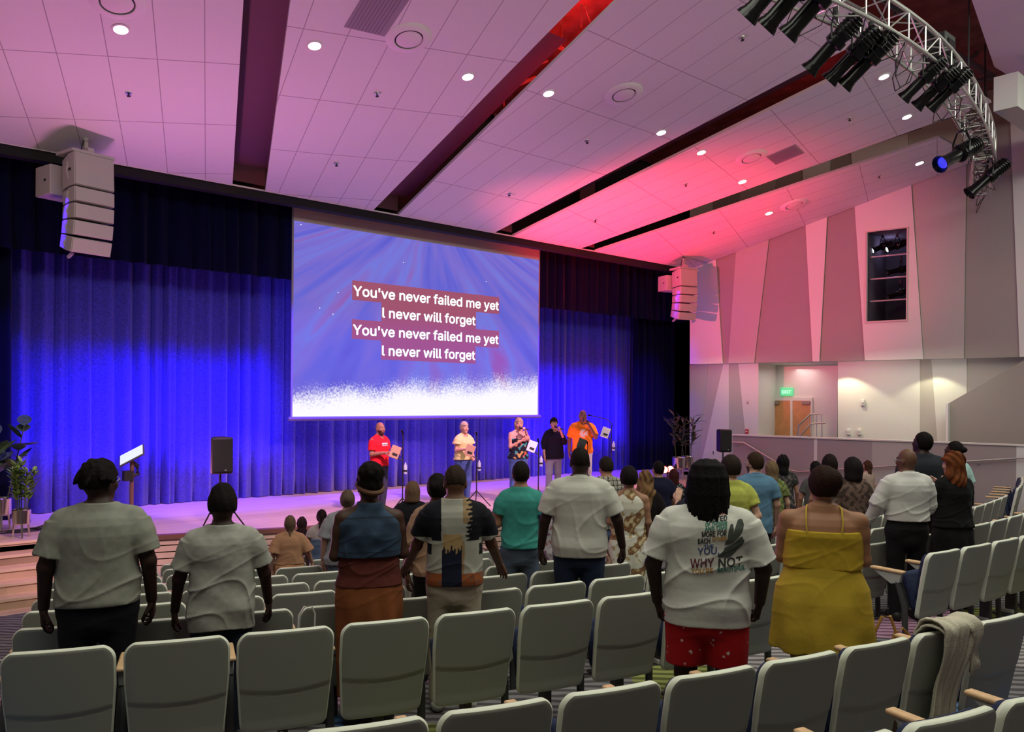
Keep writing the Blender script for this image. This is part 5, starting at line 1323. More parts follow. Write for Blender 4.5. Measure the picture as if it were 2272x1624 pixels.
            L_ = hr.get('len', .22); f3.ell(hl((0, -.013, .030)), (.090, .106, .113), .02, HA); f3.cone(hl((0, -.03, .02)), hp+np.array((0, -.055, -L_*.45)), .092, .092, .03)
            nd = hr.get('n', 34)
            for q_ in range(nd*2):
                a = math.pi*(.90+1.2*((q_ % nd)+rn.uniform(-.3, .3))/nd); ly_ = q_//nd
                u = rn.uniform(.86, 1.04); p0 = hl((.040*math.cos(a), -.013+.045*math.sin(a), .131)); pa_ = hl((.078*math.cos(a), -.013+.090*math.sin(a), .103)); pm_ = hl((.100*math.cos(a)*u, -.016+.112*math.sin(a)*u, .045)); p1 = hp+np.array((.112*math.cos(a)*u, -.022+.118*math.sin(a)*u, -.05)); p2 = hp+np.array((.108*math.cos(a)*u+rn.uniform(-.018, .018), -.035+.118*math.sin(a)*u, -L_*(rn.uniform(.80, 1.0) if ly_ else rn.uniform(.5, .8))))
                f3.cone(p0, pa_, .011, .013, .008); f3.cone(pa_, pm_, .013, .014, .008); f3.cone(pm_, p1, .014, .0145, .006)
                if q_ % 6 == 1: p2 = p2-np.array((0, .012, .05))
                f3.cone(p1, p2, .0145, .0062, .004)
            X, Y, Z = f3.grid((slice(None),)*3); x, y, z = X-hp[0], Y-hp[1], Z-hp[2]; ly = (HA[0][1]*x+HA[1][1]*y+HA[2][1]*z); lz = (HA[0][2]*x+HA[1][2]*y+HA[2][2]*z)
            f3.F = np.maximum(f3.F, np.minimum(ly-.055, .05-lz)*np.ones_like(f3.F))
        elif st_ == 'twists':
            f3.ell(hl((0, -.01, .035)), (.094, .106, .108), .02, HA)
            for q_ in range(46):
                a = q_*2.4; b = rn.uniform(.15, 1.2); c0 = np.array((.09*math.cos(a)*math.cos(b), -.01+.10*math.sin(a)*math.cos(b), .04+.10*math.sin(b)))
                c1 = c0+np.array((c0[0]*.35, (c0[1]+.01)*.35, -.045)); f3.cone(hl(c0), hl(c1), .017, .010, .008)
            hcut(.05, -.02)
        elif st_ == 'puff':
            hcut(.05, -.06); c = hr.get('c', (0, -.03, .14)); f3.ell(hl(c), hr.get('r3', (.085, .08, .075)), .02)
            f3.warp(lambda X, Y, Z: .004*np.sin(70*X+ph[1])*np.sin(80*Z+ph[2])*np.sin(75*Y))
        f3.warp(lambda X, Y, Z: .0012*np.sin(120*X+30*Z+ph[9]))
        v, q = f3.mesh(); v = relax(v, q, 1, .4)
        ho = raw_mesh('hair', v, q, hair_mat(), t, col=paint(hc), scale=S)
    # ------------- shoes
    if bo_ and shoes is not None:
        f4 = Field((-xm, -.14, -.012), (xm, .21, .13), max(h, .01))
        for a, b, c in legs: f4.cone(c+np.array((0, -.035, -.038)), c+np.array((0, .155, -.052)), .049, .040, .02, (1, 1, 1.0)); f4.cone(c, c+np.array((0, -.02, -.03)), .048, .048, .01)
        f4.cut(lambda X, Y, Z: -.004-Z)
        X, Y, Z = f4.grid((slice(None),)*3)
        for sg, nm in ((1, 'shoe'), (-1, 'shoe')):
            f5 = Field((0, 0, 0), (.02, .02, .02), .01); f5.h, f5.lo, f5.n, f5.ax = f4.h, f4.lo, f4.n, f4.ax; f5.F = np.maximum(f4.F, -sg*X*np.ones_like(f4.F)); v, q = f5.mesh(); raw_mesh(nm, v, q, cloth_mat(.05, .5, 0), t, col=paint(shoes), scale=S)
    if extra: extra(t, S, hl, HM, arms)
    return t
def glasses(col=(.01, .01, .012)):
    def g_(t, S, hl, HM, arms):
        m = mat('spectacle_frame', col, .3)
        g = MB()
        for sg in (1, -1):
            c = [Vector(hl((sg*.031+.021*math.cos(a), .103, .008+.016*math.sin(a))))*S for a in [i*6.283/12 for i in range(13)]]; g.tube(c, .0028*S, 5, caps=False)
            g.tube([Vector(hl((sg*.052, .102, .014)))*S, Vector(hl((sg*.078, .06, .012)))*S, Vector(hl((sg*.081, -.005, .008)))*S], .0030*S, 5)
        g.tube([Vector(hl((-.010, .104, .012)))*S, Vector(hl((.010, .104, .012)))*S], .0028*S, 5)
        g.obj('glasses', m, t, True)
    return g_
def mic_in_hand(who, sgn=1):
    def g_(t, S, hl, HM, arms):
        w = arms[0 if sgn > 0 else 1][2]; m = Vector(hl((0, .125, -.055)))*S; b = Vector((w[0], w[1]+.05, w[2]+.03))*S
        d = (b-m).normalized(); b2 = m+d*.24
        g = MB(); g.tube([m, m+d*.05, b2], [.022, .016, .012], 10); g.sphere(m, .025, 8); o = g.obj('microphone', mat('mic_black', (.02, .02, .022), .4), None, True, label='black hand microphone held by '+who, cat='microphone')
        o.parent = None; o.matrix_world = t.matrix_basis.copy()
    return g_
# ---------------------------------------------------------------- clothes patterns
def ns(x, y, z, s, p=0):
    return (np.sin(s*x+1.7*np.sin(.7*s*z+p)+p)+np.sin(s*.83*z+1.9*np.sin(.6*s*x+p*2))+np.sin(s*.71*y+1.3+p+1.2*np.sin(s*.5*z)))/3
def two(c1, c2, s, th=.2, p=0):
    def g(x, y, z):
        c = np.tile(np.array(c1, float), (len(x), 1)); c[ns(x, y, z, s, p) > th] = c2; return c
    return g
def paisley(x, y, z):
    c = np.tile(np.array((.62, .60, .52)), (len(x), 1)); a = ns(x, y, z, 26, .4); b = ns(x, y, z, 70, 1.1)
    c[a > .05] = (.30, .18, .08); c[(a > .05) & (b > .1)] = (.20, .10, .05); c[(a > .25) & (b < -.15)] = (.55, .45, .28); c[(np.abs(a-.05) < .03)] = (.14, .07, .04); c[(b > .55) & (a < 0)] = (.40, .30, .16); return c
def plaid(x, y, z):
    c = np.tile(np.array((.42, .40, .34)), (len(x), 1)); l = (np.mod(x+.5, .055) < .014) | (np.mod(z, .055) < .014); c[l] = (.05, .05, .05); c[(np.mod(x+.52, .055) < .008)] = (.20, .17, .14); return c
def blocks(x, y, z):      # back view: pale yoke, dark sides, tan and black patches, rust hem
    j = .018*ns(x, y*0, z, 160, .3)+.016*np.sin(z*210)
    c = np.tile(np.array((.36, .35, .31)), (len(x), 1))
    bk_ = y < .06
    c[bk_ & (x+j > .085) & (z > 1.20)] = (.008, .008, .014); c[bk_ & (x < -.10) & (z > 1.20)] = (.008, .008, .014)
    c[(np.abs(x) > .165) & (z > 1.1)] = (.008, .008, .014)
    c[(np.abs(x) > .165) & (z > 1.175+.0) & (z < 1.215)] = (.40, .39, .35)
    c[(x > .05) & (x+j < .10) & (z > 1.32) & bk_] = (.30, .20, .11)
    c[bk_ & (z < 1.245) & (x > -.09) & (x < .045)] = (.40, .27, .13)
    jz = .02*np.sin(x*260)+.014*np.sin(x*97+1)
    c[bk_ & (z+jz < 1.14) & (x > -.095) & (x < .045)] = (.010, .012, .03)
    c[bk_ & (z < 1.20) & (x > .045) & (x < .062)] = (.30, .20, .11)
    c[bk_ & (z < .975) & (np.abs(x+.025) > .070)] = (.28, .075, .025)
    c[bk_ & (z < .975) & (np.abs(x+.025) > .070) & (ns(x, y, z, 120) > .35)] = (.20, .09, .06)
    return c
def denim(x, y, z):
    b = ns(x, y, z, 45, .7); c = np.tile(np.array((.030, .052, .095)), (len(x), 1)); c *= (1+.5*b)[:, None]
    c[(np.abs(z-1.385-.01*np.cos(x*9)) < .0045) & (y < 0)] = (.015, .022, .04); c[(np.abs(z-1.165) < .004)] = (.015, .022, .04); return c
def jeans(col=(.10, .13, .26)):
    def g(x, y, z): c = np.tile(np.array(col, float), (len(x), 1)); return c*(1+.3*ns(x, y, z, 22, .2))[:, None]
    return g
def heather(col, a=.10, s=90):
    def g(x, y, z): c = np.tile(np.array(col, float), (len(x), 1)); return c*(1+a*ns(x, y, z, s, .2))[:, None]
    return g
def red_specks(x, y, z):
    c = np.tile(np.array((.42, .008, .012)), (len(x), 1)); c[ns(x, y, z, 150, 1.3)*ns(x, y, z, 97, 2.0) > .47] = (.75, .62, .60); return c
def flowers(base, cols, s=40, p=0):
    def g(x, y, z):
        c = np.tile(np.array(base, float), (len(x), 1)); a = ns(x, y, z, s, p)
        for i, cc in enumerate(cols): c[(a > .25+.0*i) & (np.sin(s*.31*(x+z*1.3)+i*2.1+p) > .2)] = cc
        return c
    return g
# ---------------------------------------------------------------- writing on the white T-shirt
def tee_print(ob, t, S):
    from mathutils.bvhtree import BVHTree
    me = ob.data; bvh = BVHTree.FromPolygons([v.co for v in me.vertices], [tuple(p.vertices) for p in me.polygons])
    dz_ = TEE['dz']; zf = TEE['z']; px0 = TEE['px']
    def loc_(X, Y): return ((X-px0)*dz_/FPX, CZ-zf-(Y-(CY0+ROLL*(px0-CX0)))*(dz_-.16)/FPX)
    def project(vs_, fs, name, m, off=.0035):
        out = []
        for x, z in vs_:
            h_ = bvh.ray_cast(Vector((x, -1.5, z)), Vector((0, 1, 0))); y = h_[0].y if h_[0] else -.13*S; out.append((x, y-off, z))
        g = MB(); g.add(out, fs); o = g.obj(name, m, ob)
        return o
    K_ = {'k': (.02, .02, .02), 'r': (.35, .06, .06), 't': (.05, .22, .17), 'm': (.14, .02, .05), 'b': (.05, .07, .22), 'o': (.42, .20, .03), 'g': (.10, .12, .10)}
    rows_ = [("OF NECK", 1133, 1545, 1604, 6, 'g'), ("EVERYDAY", 1143, 1565, 1611, 8, 'r'), ("TESTED", 1154, 1568, 1613, 10, 'k'), ("OF THINGS", 1164, 1568, 1613, 8, 't'), ("AND TIME", 1173, 1567, 1613, 8, 't'),
             ("MORE FOR", 1186, 1561, 1612, 12, 'k'), ("EACH", 1202, 1553, 1578, 12, 'k'), ("OTHER", 1196, 1583, 1612, 9, 'o'), ("THE", 1213, 1565, 1585, 7, 'b'), ("YOU,", 1226, 1552, 1597, 18, 'b'), ("WHY", 1252, 1537, 1586, 19, 'm'), ("NOT", 1248, 1596, 1646, 19, 'k'), ("YOU'RE", 1269, 1539, 1584, 10, 'o'), ("BEAUTIFUL", 1264, 1594, 1652, 10, 't')]
    for s_, yc_, x0, x1, hh, ck in rows_:
        o = text_mesh('tmp', s_, .1, m_black, bold=0, ext=0, align='LEFT'); P = [(v.co.x, v.co.y) for v in o.data.vertices]; fs = [tuple(f.vertices) for f in o.data.polygons]
        if not P: bpy.data.objects.remove(o); continue
        ax_, bx_ = min(p[0] for p in P), max(p[0] for p in P); ay_, by_ = min(p[1] for p in P), max(p[1] for p in P)
        a = loc_(x0, yc_+hh/2); b = loc_(x1, yc_-hh/2); tilt = .10
        Q = [(a[0]+(p[0]-ax_)/(bx_-ax_)*(b[0]-a[0]), a[1]+(p[1]-ay_)/(by_-ay_)*(b[1]-a[1])+(p[0]-ax_)/(bx_-ax_)*(b[0]-a[0])*tilt) for p in P]
        bpy.data.objects.remove(o); n_ = len(Q); Q = [(q_[0]+dx_, q_[1]+dy_) for dx_, dy_ in ((-.0012, 0), (.0012, 0), (0, .0012), (0, -.0012)) for q_ in Q]; fs = [tuple(i+n_*k_ for i in f) for k_ in range(4) for f in fs]; project(Q, fs, 'printed_word', mat('print_'+ck, K_[ck], .8))
    zz = lambda X, Y: loc_(1500+X/7.38, 1080+Y/7.38)
    import mathutils.geometry as mg
    for poly in ([(845, 840), (850, 760), (860, 700), (885, 620), (905, 600), (928, 612), (938, 680), (935, 740), (960, 660), (985, 590), (1000, 545), (1030, 530), (1070, 535), (1095, 610), (1085, 680), (1050, 760), (1010, 820), (940, 890), (880, 930), (800, 940), (810, 890)],
                 [(690, 1125), (740, 1080), (780, 1040), (800, 990), (840, 965), (900, 940), (970, 890), (1030, 820), (1070, 800), (1085, 850), (1105, 870), (1090, 915), (1060, 960), (1000, 1010), (950, 1070), (900, 1120), (850, 1152), (780, 1140), (720, 1155)]):
        P = [Vector((*zz(*p), 0)) for p in poly]
        # fine triangles so that the print follows the cloth
        import bmesh
        bm = bmesh.new(); f_ = bm.faces.new([bm.verts.new(p) for p in P]); bmesh.ops.triangulate(bm, faces=[f_]); bmesh.ops.subdivide_edges(bm, edges=bm.edges, cuts=3, use_grid_fill=True)
        bm.verts.ensure_lookup_table(); bm.verts.index_update(); V_ = [(v.co.x, v.co.y) for v in bm.verts]; F_ = [tuple(v.index for v in f.verts) for f in bm.faces]; bm.free()
        project(V_, F_, 'printed_hand', mat('print_hand', (.05, .06, .05), .85), .003)
TEE = {}
# ---------------------------------------------------------------- the congregation
BK = (.008, .006, .006)
GT = heather((.27, .275, .24)); 
person('person in an olive-grey T-shirt and black trousers, short twisted hair, head turned', 222, 2, 1020, hairh=.015, W=1.17, B=1.1, skin='deep', head=(-42, -4, 0), yaw=-4, top=dict(col=GT, hem=.90, sleeve=.78, infl=.024, fold=1.2), bottom=dict(col=(.008, .008, .012), hem=.07), hair=dict(style='twists', col=BK), armR='down', armL='down', h=.0062, extra=glasses((.3, .3, .3)))
person('shorter person in a grey T-shirt with a high flat-top haircut before the pole speaker', 496, 2, 1080, hairh=.02, W=1.10, B=1.0, skin='deep', yaw=2, head=(0, 6, 0), top=dict(col=heather((.36, .36, .33)), hem=.79, sleeve=.70, infl=.026, fold=1.7, hemcurve=-.02), bottom=dict(col=jeans((.015, .02, .04))), hair=dict(style='fade', col=BK, th=.022), armR=((.27, .03, 1.12), (.305, .13, .90), (1, 0, 0), .4), armL=((.26, .02, 1.12), (.285, .12, .89), (1, 0, 0), .4), h=.0062)
def headband(col, z_=.05, tilt=0, r=.006):
    def g_(t, S, hl, HM, arms):
        g = MB(); P = [Vector(hl((.082*math.cos(a), -.012+.100*math.sin(a), z_+.05*math.sin(a)*1.0)))*S for a in [i*6.283/28 for i in range(29)]]
        g.tube(P, [r*S*3]*29, 8, caps=False); g.obj('headband', mat('band_%d' % (col[0]*999), col, .7), t, True)
    return g_
person('person in a cropped denim vest over a rust dress, hair puff above a brown headband', 822, 2, 1038, hairh=.0, sex='f', W=1.20, B=1.1, skin='dark', yaw=6, head=(12, 8, 0), armR='fold', armL='fold',
       top=[dict(name='dress_bodice', col=heather((.10, .022, .018)), hem=.93, sleeve=0, infl=.012, straps=None), dict(name='denim_vest', col=denim, hem=1.125, sleeve=0, infl=.030, flare=.01, fold=1.6, neckr=.055)],
       bottom=dict(kind='skirt', name='dress_skirt', col=heather((.21, .065, .022), .2, 20), hem=.20, w=.205, d=.19, top=.95, infl=.016), hair=dict(style='puff', col=BK, c=(-.0, -.045, .090), r3=(.088, .095, .082)), extra=headband((.11, .045, .02), .0, 0, .0055), h=.0062)
person('person in a colour-block polo shirt, khaki trousers, both hands spread on the seat backs ahead', 1012, 2, 1028, W=1.02, skin='brown', yaw=3, head=(0, 14, 0), armR=((.265, .08, 1.14), (.345, .30, .955), (.3, .1, 1), .15), armL=((.265, .06, 1.14), (.335, .29, .955), (.3, .1, 1), .15),
       top=dict(col=blocks, hem=.885, sleeve=.70, infl=.024, fold=.8), bottom=dict(col=heather((.36, .32, .25), .1, 20)), hair=dict(style='fade', col=(.03, .018, .013), th=.003), h=.0060, shoes=(.5, .5, .47))
person('person with dark hair and a beige long-sleeved top, mostly hidden behind the colour-block polo shirt', 972, 3, 1050, sex='f', skin='brown', W=1.0, yaw=5, top=dict(col=(.33, .20, .13), hem=.88, sleeve=1.8), bottom=dict(col=BK), hair=dict(style='bun', col=BK, c=(-.03, -.08, .03)))
person('person in a teal T-shirt and jeans with folded arms and short black hair', 1157, 4, 1022, W=.93, skin='tan', yaw=2, armR='fold', armL='fold', top=dict(col=heather((.045, .27, .24)), hem=.905, sleeve=.62, infl=.018, fold=1.2), bottom=dict(col=jeans((.075, .10, .15))), hair=dict(style='short', col=(.012, .009, .008), th=.008))
person('small person with brown hair and a pale flowered top between teal T-shirt and white polo', 1224, 5, 1088, sex='f', skin='tan', W=1.1, yaw=4, top=dict(col=flowers((.40, .36, .40), [(.16, .08, .16), (.30, .14, .12)], 60), hem=.80, sleeve=.8, infl=.03, loose=.04), bottom=dict(kind='skirt', name='skirt', col=(.35, .33, .35), hem=.45), hair=dict(style='long', col=(.05, .03, .02), len=.22))
person('big bald person in a white polo shirt and dark jeans', 1288, 3, 990, W=1.17, B=1.12, skin='deep', yaw=2, top=dict(col=(.52, .51, .47), hem=.835, sleeve=.80, infl=.026, fold=1.3, collar=mat('polo_collar', (.52, .51, .47), .9)), bottom=dict(col=jeans((.014, .022, .05))), armR=((.285, -.01, 1.13), (.335, .08, .90), (1, -.2, 0), .5), armL=((.26, -.01, 1.12), (.29, .07, .88), (1, -.2, 0), .5), hair=dict(style='fade', col=(.012, .008, .007), th=.002), h=.0078)
person('person in a sleeveless cream dress with brown swirls, short dark hair', 1397, 4, 1035, sex='f', W=1.08, skin='tan', yaw=1, armR='down_close', armL='front', top=dict(name='dress_bodice', col=paisley, hem=.98, sleeve=0, infl=.014, fold=.6), bottom=dict(kind='skirt', name='dress_skirt', col=paisley, hem=.30, w=.235, d=.20, top=1.0, infl=.016), hair=dict(style='short', col=(.010, .007, .009), th=.022), h=.0080)
ld = row_depth(1572, ROWS[1][0]-.80); TEE.update(dz=ld, px=1572, z=.88)
person('person in a white T-shirt with coloured writing, dreadlocks and red shorts', 1572, 1, 1015, dR=.08, hairh=.03, W=1.27, B=1.2, skin='deep', yaw=0, top=dict(col=(.60, .60, .56), hem=.80, sleeve=.84, infl=.026, fold=1.5, hook=tee_print, flare=.0), bottom=dict(kind='shorts', col=red_specks, hem=.56, infl=.022, flare=.012),
       armR=((.275, .0, 1.12), (.265, .13, .90), (1, -.2, 0), .6), armL=((.27, -.02, 1.12), (.25, .10, .88), (1, -.2, 0), .6), hair=dict(style='dreads', col=(.006, .005, .006), len=.275, n=40), h=.0060)
def strap_trim(t, S, hl, HM, arms):
    g = MB()
    for sg in (1, -1): g.tube([Vector((sg*.105, -.148, 1.30))*S, Vector((sg*.112, -.140, 1.38))*S, Vector((sg*.108, -.085, 1.455))*S, Vector((sg*.10, -.02, 1.472))*S, Vector((sg*.10, .06, 1.44))*S], .006*S, 6)
    g.obj('shoulder_strap', mat('yellow_strap', (.48, .33, .03), .8), t, True)
person('person in a mustard-yellow strappy sundress with sunglasses pushed up on dark brown hair', 1828, 1, 1035, dR=.12, sex='f', W=1.52, B=1.4, skin=(.30, .14, .075), yaw=4, head=(18, 4, 0), armR='front', armL='front',
       top=dict(name='dress_bodice', col=heather((.45, .30, .025)), hem=1.07, sleeve=0, infl=.012, neck=1.315, neckr=.0, fold=.7), bottom=dict(kind='skirt', name='dress_skirt', col=heather((.45, .31, .03), .12, 25), hem=.53, w=.325, d=.26, top=1.10, infl=.020, flutes=9), hair=dict(style='bun', col=(.020, .008, .006), c=(.02, -.055, .045), r=.085, th=.02), extra=strap_trim, h=.0062)
person('person hidden behind the dreadlocks, one pale hand raised beside the flowered dress', 1546, 3, 1050, sex='f', skin='light', W=1.0, armL=((.25, .06, 1.16), (.215, .20, 1.40), (.2, -1, 0), .2), top=dict(col=flowers((.02, .02, .03), [(.2, .05, .08)]), sleeve=.9), bottom=dict(col=BK), hair=dict(style='short', col=(.03, .02, .015)))
person('person in a plaid shirt with short dark hair, looking down beyond the white polo', 1347, 6, 1012, W=1.05, skin='tan', yaw=14, head=(16, 14, 0), top=dict(col=plaid, hem=.85, sleeve=.7, infl=.022), bottom=dict(col=jeans()), hair=dict(style='short', col=(.02, .014, .01), th=.01))
person('person with long wavy light brown hair in black, beside the cream swirl dress', 1434, 5, 1043, sex='f', skin='light', W=1.0, yaw=4, top=dict(col=BK, hem=.9, sleeve=1.0), bottom=dict(kind='skirt', name='skirt', col=BK, hem=.3), hair=dict(style='long', col=heather((.17, .095, .045), .5, 70), len=.36, wid=.115, wave=.016, th=.015))
person('person in a navy T-shirt with short black hair and jeans', 1462, 7, 1022, W=1.0, skin='tan', yaw=12, head=(20, 0, 0), top=dict(col=(.010, .010, .035), hem=.9, sleeve=.7), bottom=dict(col=jeans((.18, .2, .24))), hair=dict(style='short', col=BK, th=.008))
person('person with reddish dark hair and a speckled black top near the red stage lamps', 1496, 8, 1040, sex='f', W=1.0, skin='tan', yaw=4, top=dict(col=two((.012, .012, .018), (.3, .3, .3), 120, .55), hem=.8, sleeve=.9), bottom=dict(col=BK), hair=dict(style='bob', col=(.05, .012, .012), len=.17))
person('person in a lime-yellow T-shirt with short dark hair, arms behind the back', 1622, 3, 1010, W=1.12, B=1.1, sex='f', skin='light', yaw=18, head=(24, 0, 0), armR='behind', armL='behind', top=dict(col=heather((.42, .45, .09)), hem=.86, sleeve=.6, infl=.024), bottom=dict(col=BK), hair=dict(style='short', col=(.022, .014, .012), th=.018))
person('bearded person with glasses in a light blue polo shirt', 1676, 4, 1003, W=1.05, skin='light', yaw=20, head=(35, 0, 0), beard=(.05, .03, .02), top=dict(col=(.10, .21, .33), hem=.80, sleeve=.72, infl=.022, collar=mat('blue_collar', (.10, .21, .33), .9)), bottom=dict(col=BK), hair=dict(style='short', col=(.035, .02, .012), th=.012), extra=glasses())
person('person with straight light brown hair in a green leafy top and jeans', 1714, 5, 1022, sex='f', skin='light', W=.95, yaw=10, top=dict(col=two((.10, .13, .04), (.22, .25, .09), 90, .1), hem=.86, sleeve=.6), bottom=dict(col=jeans((.03, .04, .09))), hair=dict(style='long', col=(.17, .11, .06), len=.26, wid=.07))
person('person with very long straight black hair in a dark patterned top', 1738, 6, 1008, sex='f', skin='tan', W=.95, yaw=8, top=dict(col=two((.03, .03, .03), (.12, .1, .1), 80, .3), hem=.8, sleeve=.5), bottom=dict(col=BK), hair=dict(style='long', col=(.008, .007, .008), len=.40, wid=.075))
person('person with a pale headband on short dark hair, head showing over the yellow sundress', 1811, 5, 1023, sex='f', skin='tan', W=.9, top=dict(col=(.1, .1, .1)), bottom=dict(col=BK), hair=dict(style='short', col=BK, th=.014), extra=headband((.5, .45, .45), .055, 0, .003))
person('person with a smooth dark bob, behind the yellow sundress', 1842, 4, 1008, sex='f', skin='tan', W=.95, top=dict(col=(.03, .03, .04)), bottom=dict(col=BK), hair=dict(style='bob', col=(.015, .008, .008), len=.12, th=.018))
person('person in a brown mottled blouse with dark hair and dark trousers, head bowed', 1894, 3, 1015, sex='f', skin='tan', W=.98, yaw=15, head=(20, 10, 0), armR='fold', armL='fold', top=dict(col=two((.055, .035, .03), (.14, .09, .075), 70, .05), hem=.86, sleeve=1.3, loose=.03), bottom=dict(col=(.015, .015, .02)), hair=dict(style='bob', col=(.012, .008, .009), len=.13, th=.022))
person('young person with long curly brown hair seen in profile against the pink half wall', 1926, 6, 1022, sex='f', skin='light', W=.85, yaw=50, head=(20, -5, 0), top=dict(col=(.45, .33, .28), sleeve=.4), bottom=dict(col=jeans()), hair=dict(style='long', col=(.07, .03, .018), len=.30, wid=.06, wave=.014))
person('bald person with glasses, white dress shirt and black trousers, one hand on a seat back', 2014, 2, 993, W=1.08, B=1.15, skin='brown', yaw=24, head=(32, 0, 0), armL=((.275, .02, 1.14), (.34, .13, .93), (1, 0, .5), .3), armR='front', top=dict(col=(.60, .59, .57), hem=1.0, sleeve=1.95, infl=.026, fold=1.3, loose=.02, collar=mat('shirt_collar', (.6, .59, .57), .9)), bottom=dict(col=(.008, .008, .010), top=1.06, hem=.06), hair=None, extra=glasses(), h=.0075)
person('tall bearded person in a charcoal T-shirt, looking up behind the white dress shirt', 2048, 3, 958, W=1.22, skin='deep', yaw=30, head=(28, -12, 0), beard=(.008, .006, .005), top=dict(col=(.022, .025, .035), hem=.85, sleeve=.8), bottom=dict(col=BK), hair=dict(style='short', col=BK, th=.012))
person('person with thick auburn hair in a long black dress, clapping hands', 2116, 2, 1005, sex='f', W=1.12, B=1.15, skin='light', yaw=38, head=(25, 0, 0), armR='pray', armL='pray', top=dict(name='dress_bodice', col=(.006, .006, .007), hem=.9, sleeve=1.6, infl=.025, loose=.03), bottom=dict(kind='skirt', name='dress_skirt', col=(.006, .006, .007), hem=.12, w=.26, d=.24), hair=dict(style='long', col=heather((.13, .038, .012), .4, 60), len=.24, wid=.11, th=.03, wave=.014), h=.008)
person('person in a mint shirt with a small hair bun, looking up behind auburn hair', 2118, ytop=978, dz=11.4, sex='f', W=1.05, skin='deep', yaw=40, head=(30, -16, 0), top=dict(col=(.40, .60, .58), sleeve=.8, collar=mat('mint_collar', (.4, .6, .58), .9)), bottom=dict(col=BK), hair=dict(style='bun', col=BK, c=(0, -.12, .06), r=.035))
person('child with a long braid in a peach dress near the front rows', 646, 7, 1143, sex='f', W=1.2, B=1.1, skin='light', yaw=0, armR=((.28, 0, 1.14), (.34, .1, .95), (1, 0, 0), .4), top=dict(name='dress_bodice', col=(.42, .22, .13), hem=.98, sleeve=.9, infl=.02, loose=.05), bottom=dict(kind='skirt', name='dress_skirt', col=(.50, .25, .13), hem=.35, w=.22, d=.2, top=1.04), hair=dict(style='braid', col=(.12, .075, .05)))
person('dark-haired child in dark clothes half hidden behind the peach dress', 672, 9, 1146, sex='f', skin='tan', W=1.1, top=dict(col=(.02, .018, .03), sleeve=.6), bottom=dict(col=BK), hair=dict(style='long', col=(.035, .016, .018), len=.26, wid=.07))
person('child with a long dark ponytail, pale top and denim overalls', 716, 8, 1130, sex='f', skin='brown', W=1.05, yaw=-4, top=[dict(col=(.42, .36, .36), sleeve=.45), dict(name='denim_overalls', col=jeans((.10, .14, .24)), hem=.9, neck=1.25, sleeve=0, infl=.03, neckr=0)], bottom=dict(col=jeans((.10, .14, .24))), hair=dict(style='pony', col=(.018, .008, .010)))
person('person in a baggy grey T-shirt with pinned-up light brown hair and a blue hair tie', 773, 6, 1087, sex='f', skin='light', W=1.35, B=1.2, yaw=2, top=dict(col=heather((.27, .27, .31)), sleeve=.9, hem=.84, loose=.03, infl=.03), bottom=dict(col=jeans((.12, .15, .22))), hair=dict(style='bun', col=(.10, .07, .05), c=(0, -.085, .035), r=.055, th=.014))
person('person with a blond bob in a long black dress beyond the denim vest', 917, 7, 1068, sex='f', skin='light', W=1.1, yaw=-2, top=dict(name='dress_bodice', col=(.010, .010, .014), hem=.9, sleeve=1.4), bottom=dict(kind='skirt', name='dress_skirt', col=(.010, .010, .014), hem=.2), hair=dict(style='bob', col=(.14, .080, .050), len=.13, th=.018))
# ---------------------------------------------------------------- the singers
def mic_on(name_, who, sgn=1, dz_=None):
    def g_(t, S, hl, HM, arms):
        w = arms[0 if sgn > 0 else 1][2]; e = arms[0 if sgn > 0 else 1][1]
        m = Vector(hl((0, .135, -.058)))*S; hnd = Vector(w+(w-e)/np.linalg.norm(w-e)*.09)*S; d = (hnd-m).normalized(); b2 = m+d*.25
        g = MB(); g.tube([m+d*.02, m+d*.06, b2], [.021, .015, .011], 10); g.sphere(m, .026, 8)
        o = g.obj('microphone', mat('mic_black', (.02, .02, .022), .4), None, True, label=name_+who, cat='microphone'); o.location = t.location; o.rotation_euler = t.rotation_euler
    return g_
def red_tee(x, y, z):
    c = np.tile(np.array((.78, .012, .03)), (len(x), 1)); b = (y > .03) & (np.abs(x-.0) < .085) & (np.abs(z-1.305) < .026); c[b] = (.85, .80, .82); c[b & (np.abs(z-1.303) < .011) & (np.sin(x*230) > -.2)] = (.05, .04, .05); return c
person('bald bearded singer in a red T-shirt with a white chest print', 843, ytop=935, dz=14.6, z=SZ, W=1.08, skin=(.34, .15, .11), yaw=-128, head=(-14, 0, 0), beard=(.05, .02, .02), armR='hold', armL='hold', top=dict(col=red_tee, sleeve=.72, hem=.90), bottom=dict(col=(.04, .04, .08)), hair=None, h=.009)
person('blond singer in a pale yellow ruffled blouse and blue jeans', 1030, ytop=935, dz=16.2, z=SZ, sex='f', W=1.05, skin=(.62, .33, .27), yaw=-140, head=(-8, 0, 0), armR='hold', armL='front', top=dict(name='blouse', col=(.72, .60, .28), sleeve=.5, hem=.93, loose=.05, flare=.03), bottom=dict(col=jeans((.06, .10, .32)), hem=.10), hair=dict(style='bun', col=(.45, .34, .28), c=(0, -.085, .03), r=.05, th=.016), h=.009)
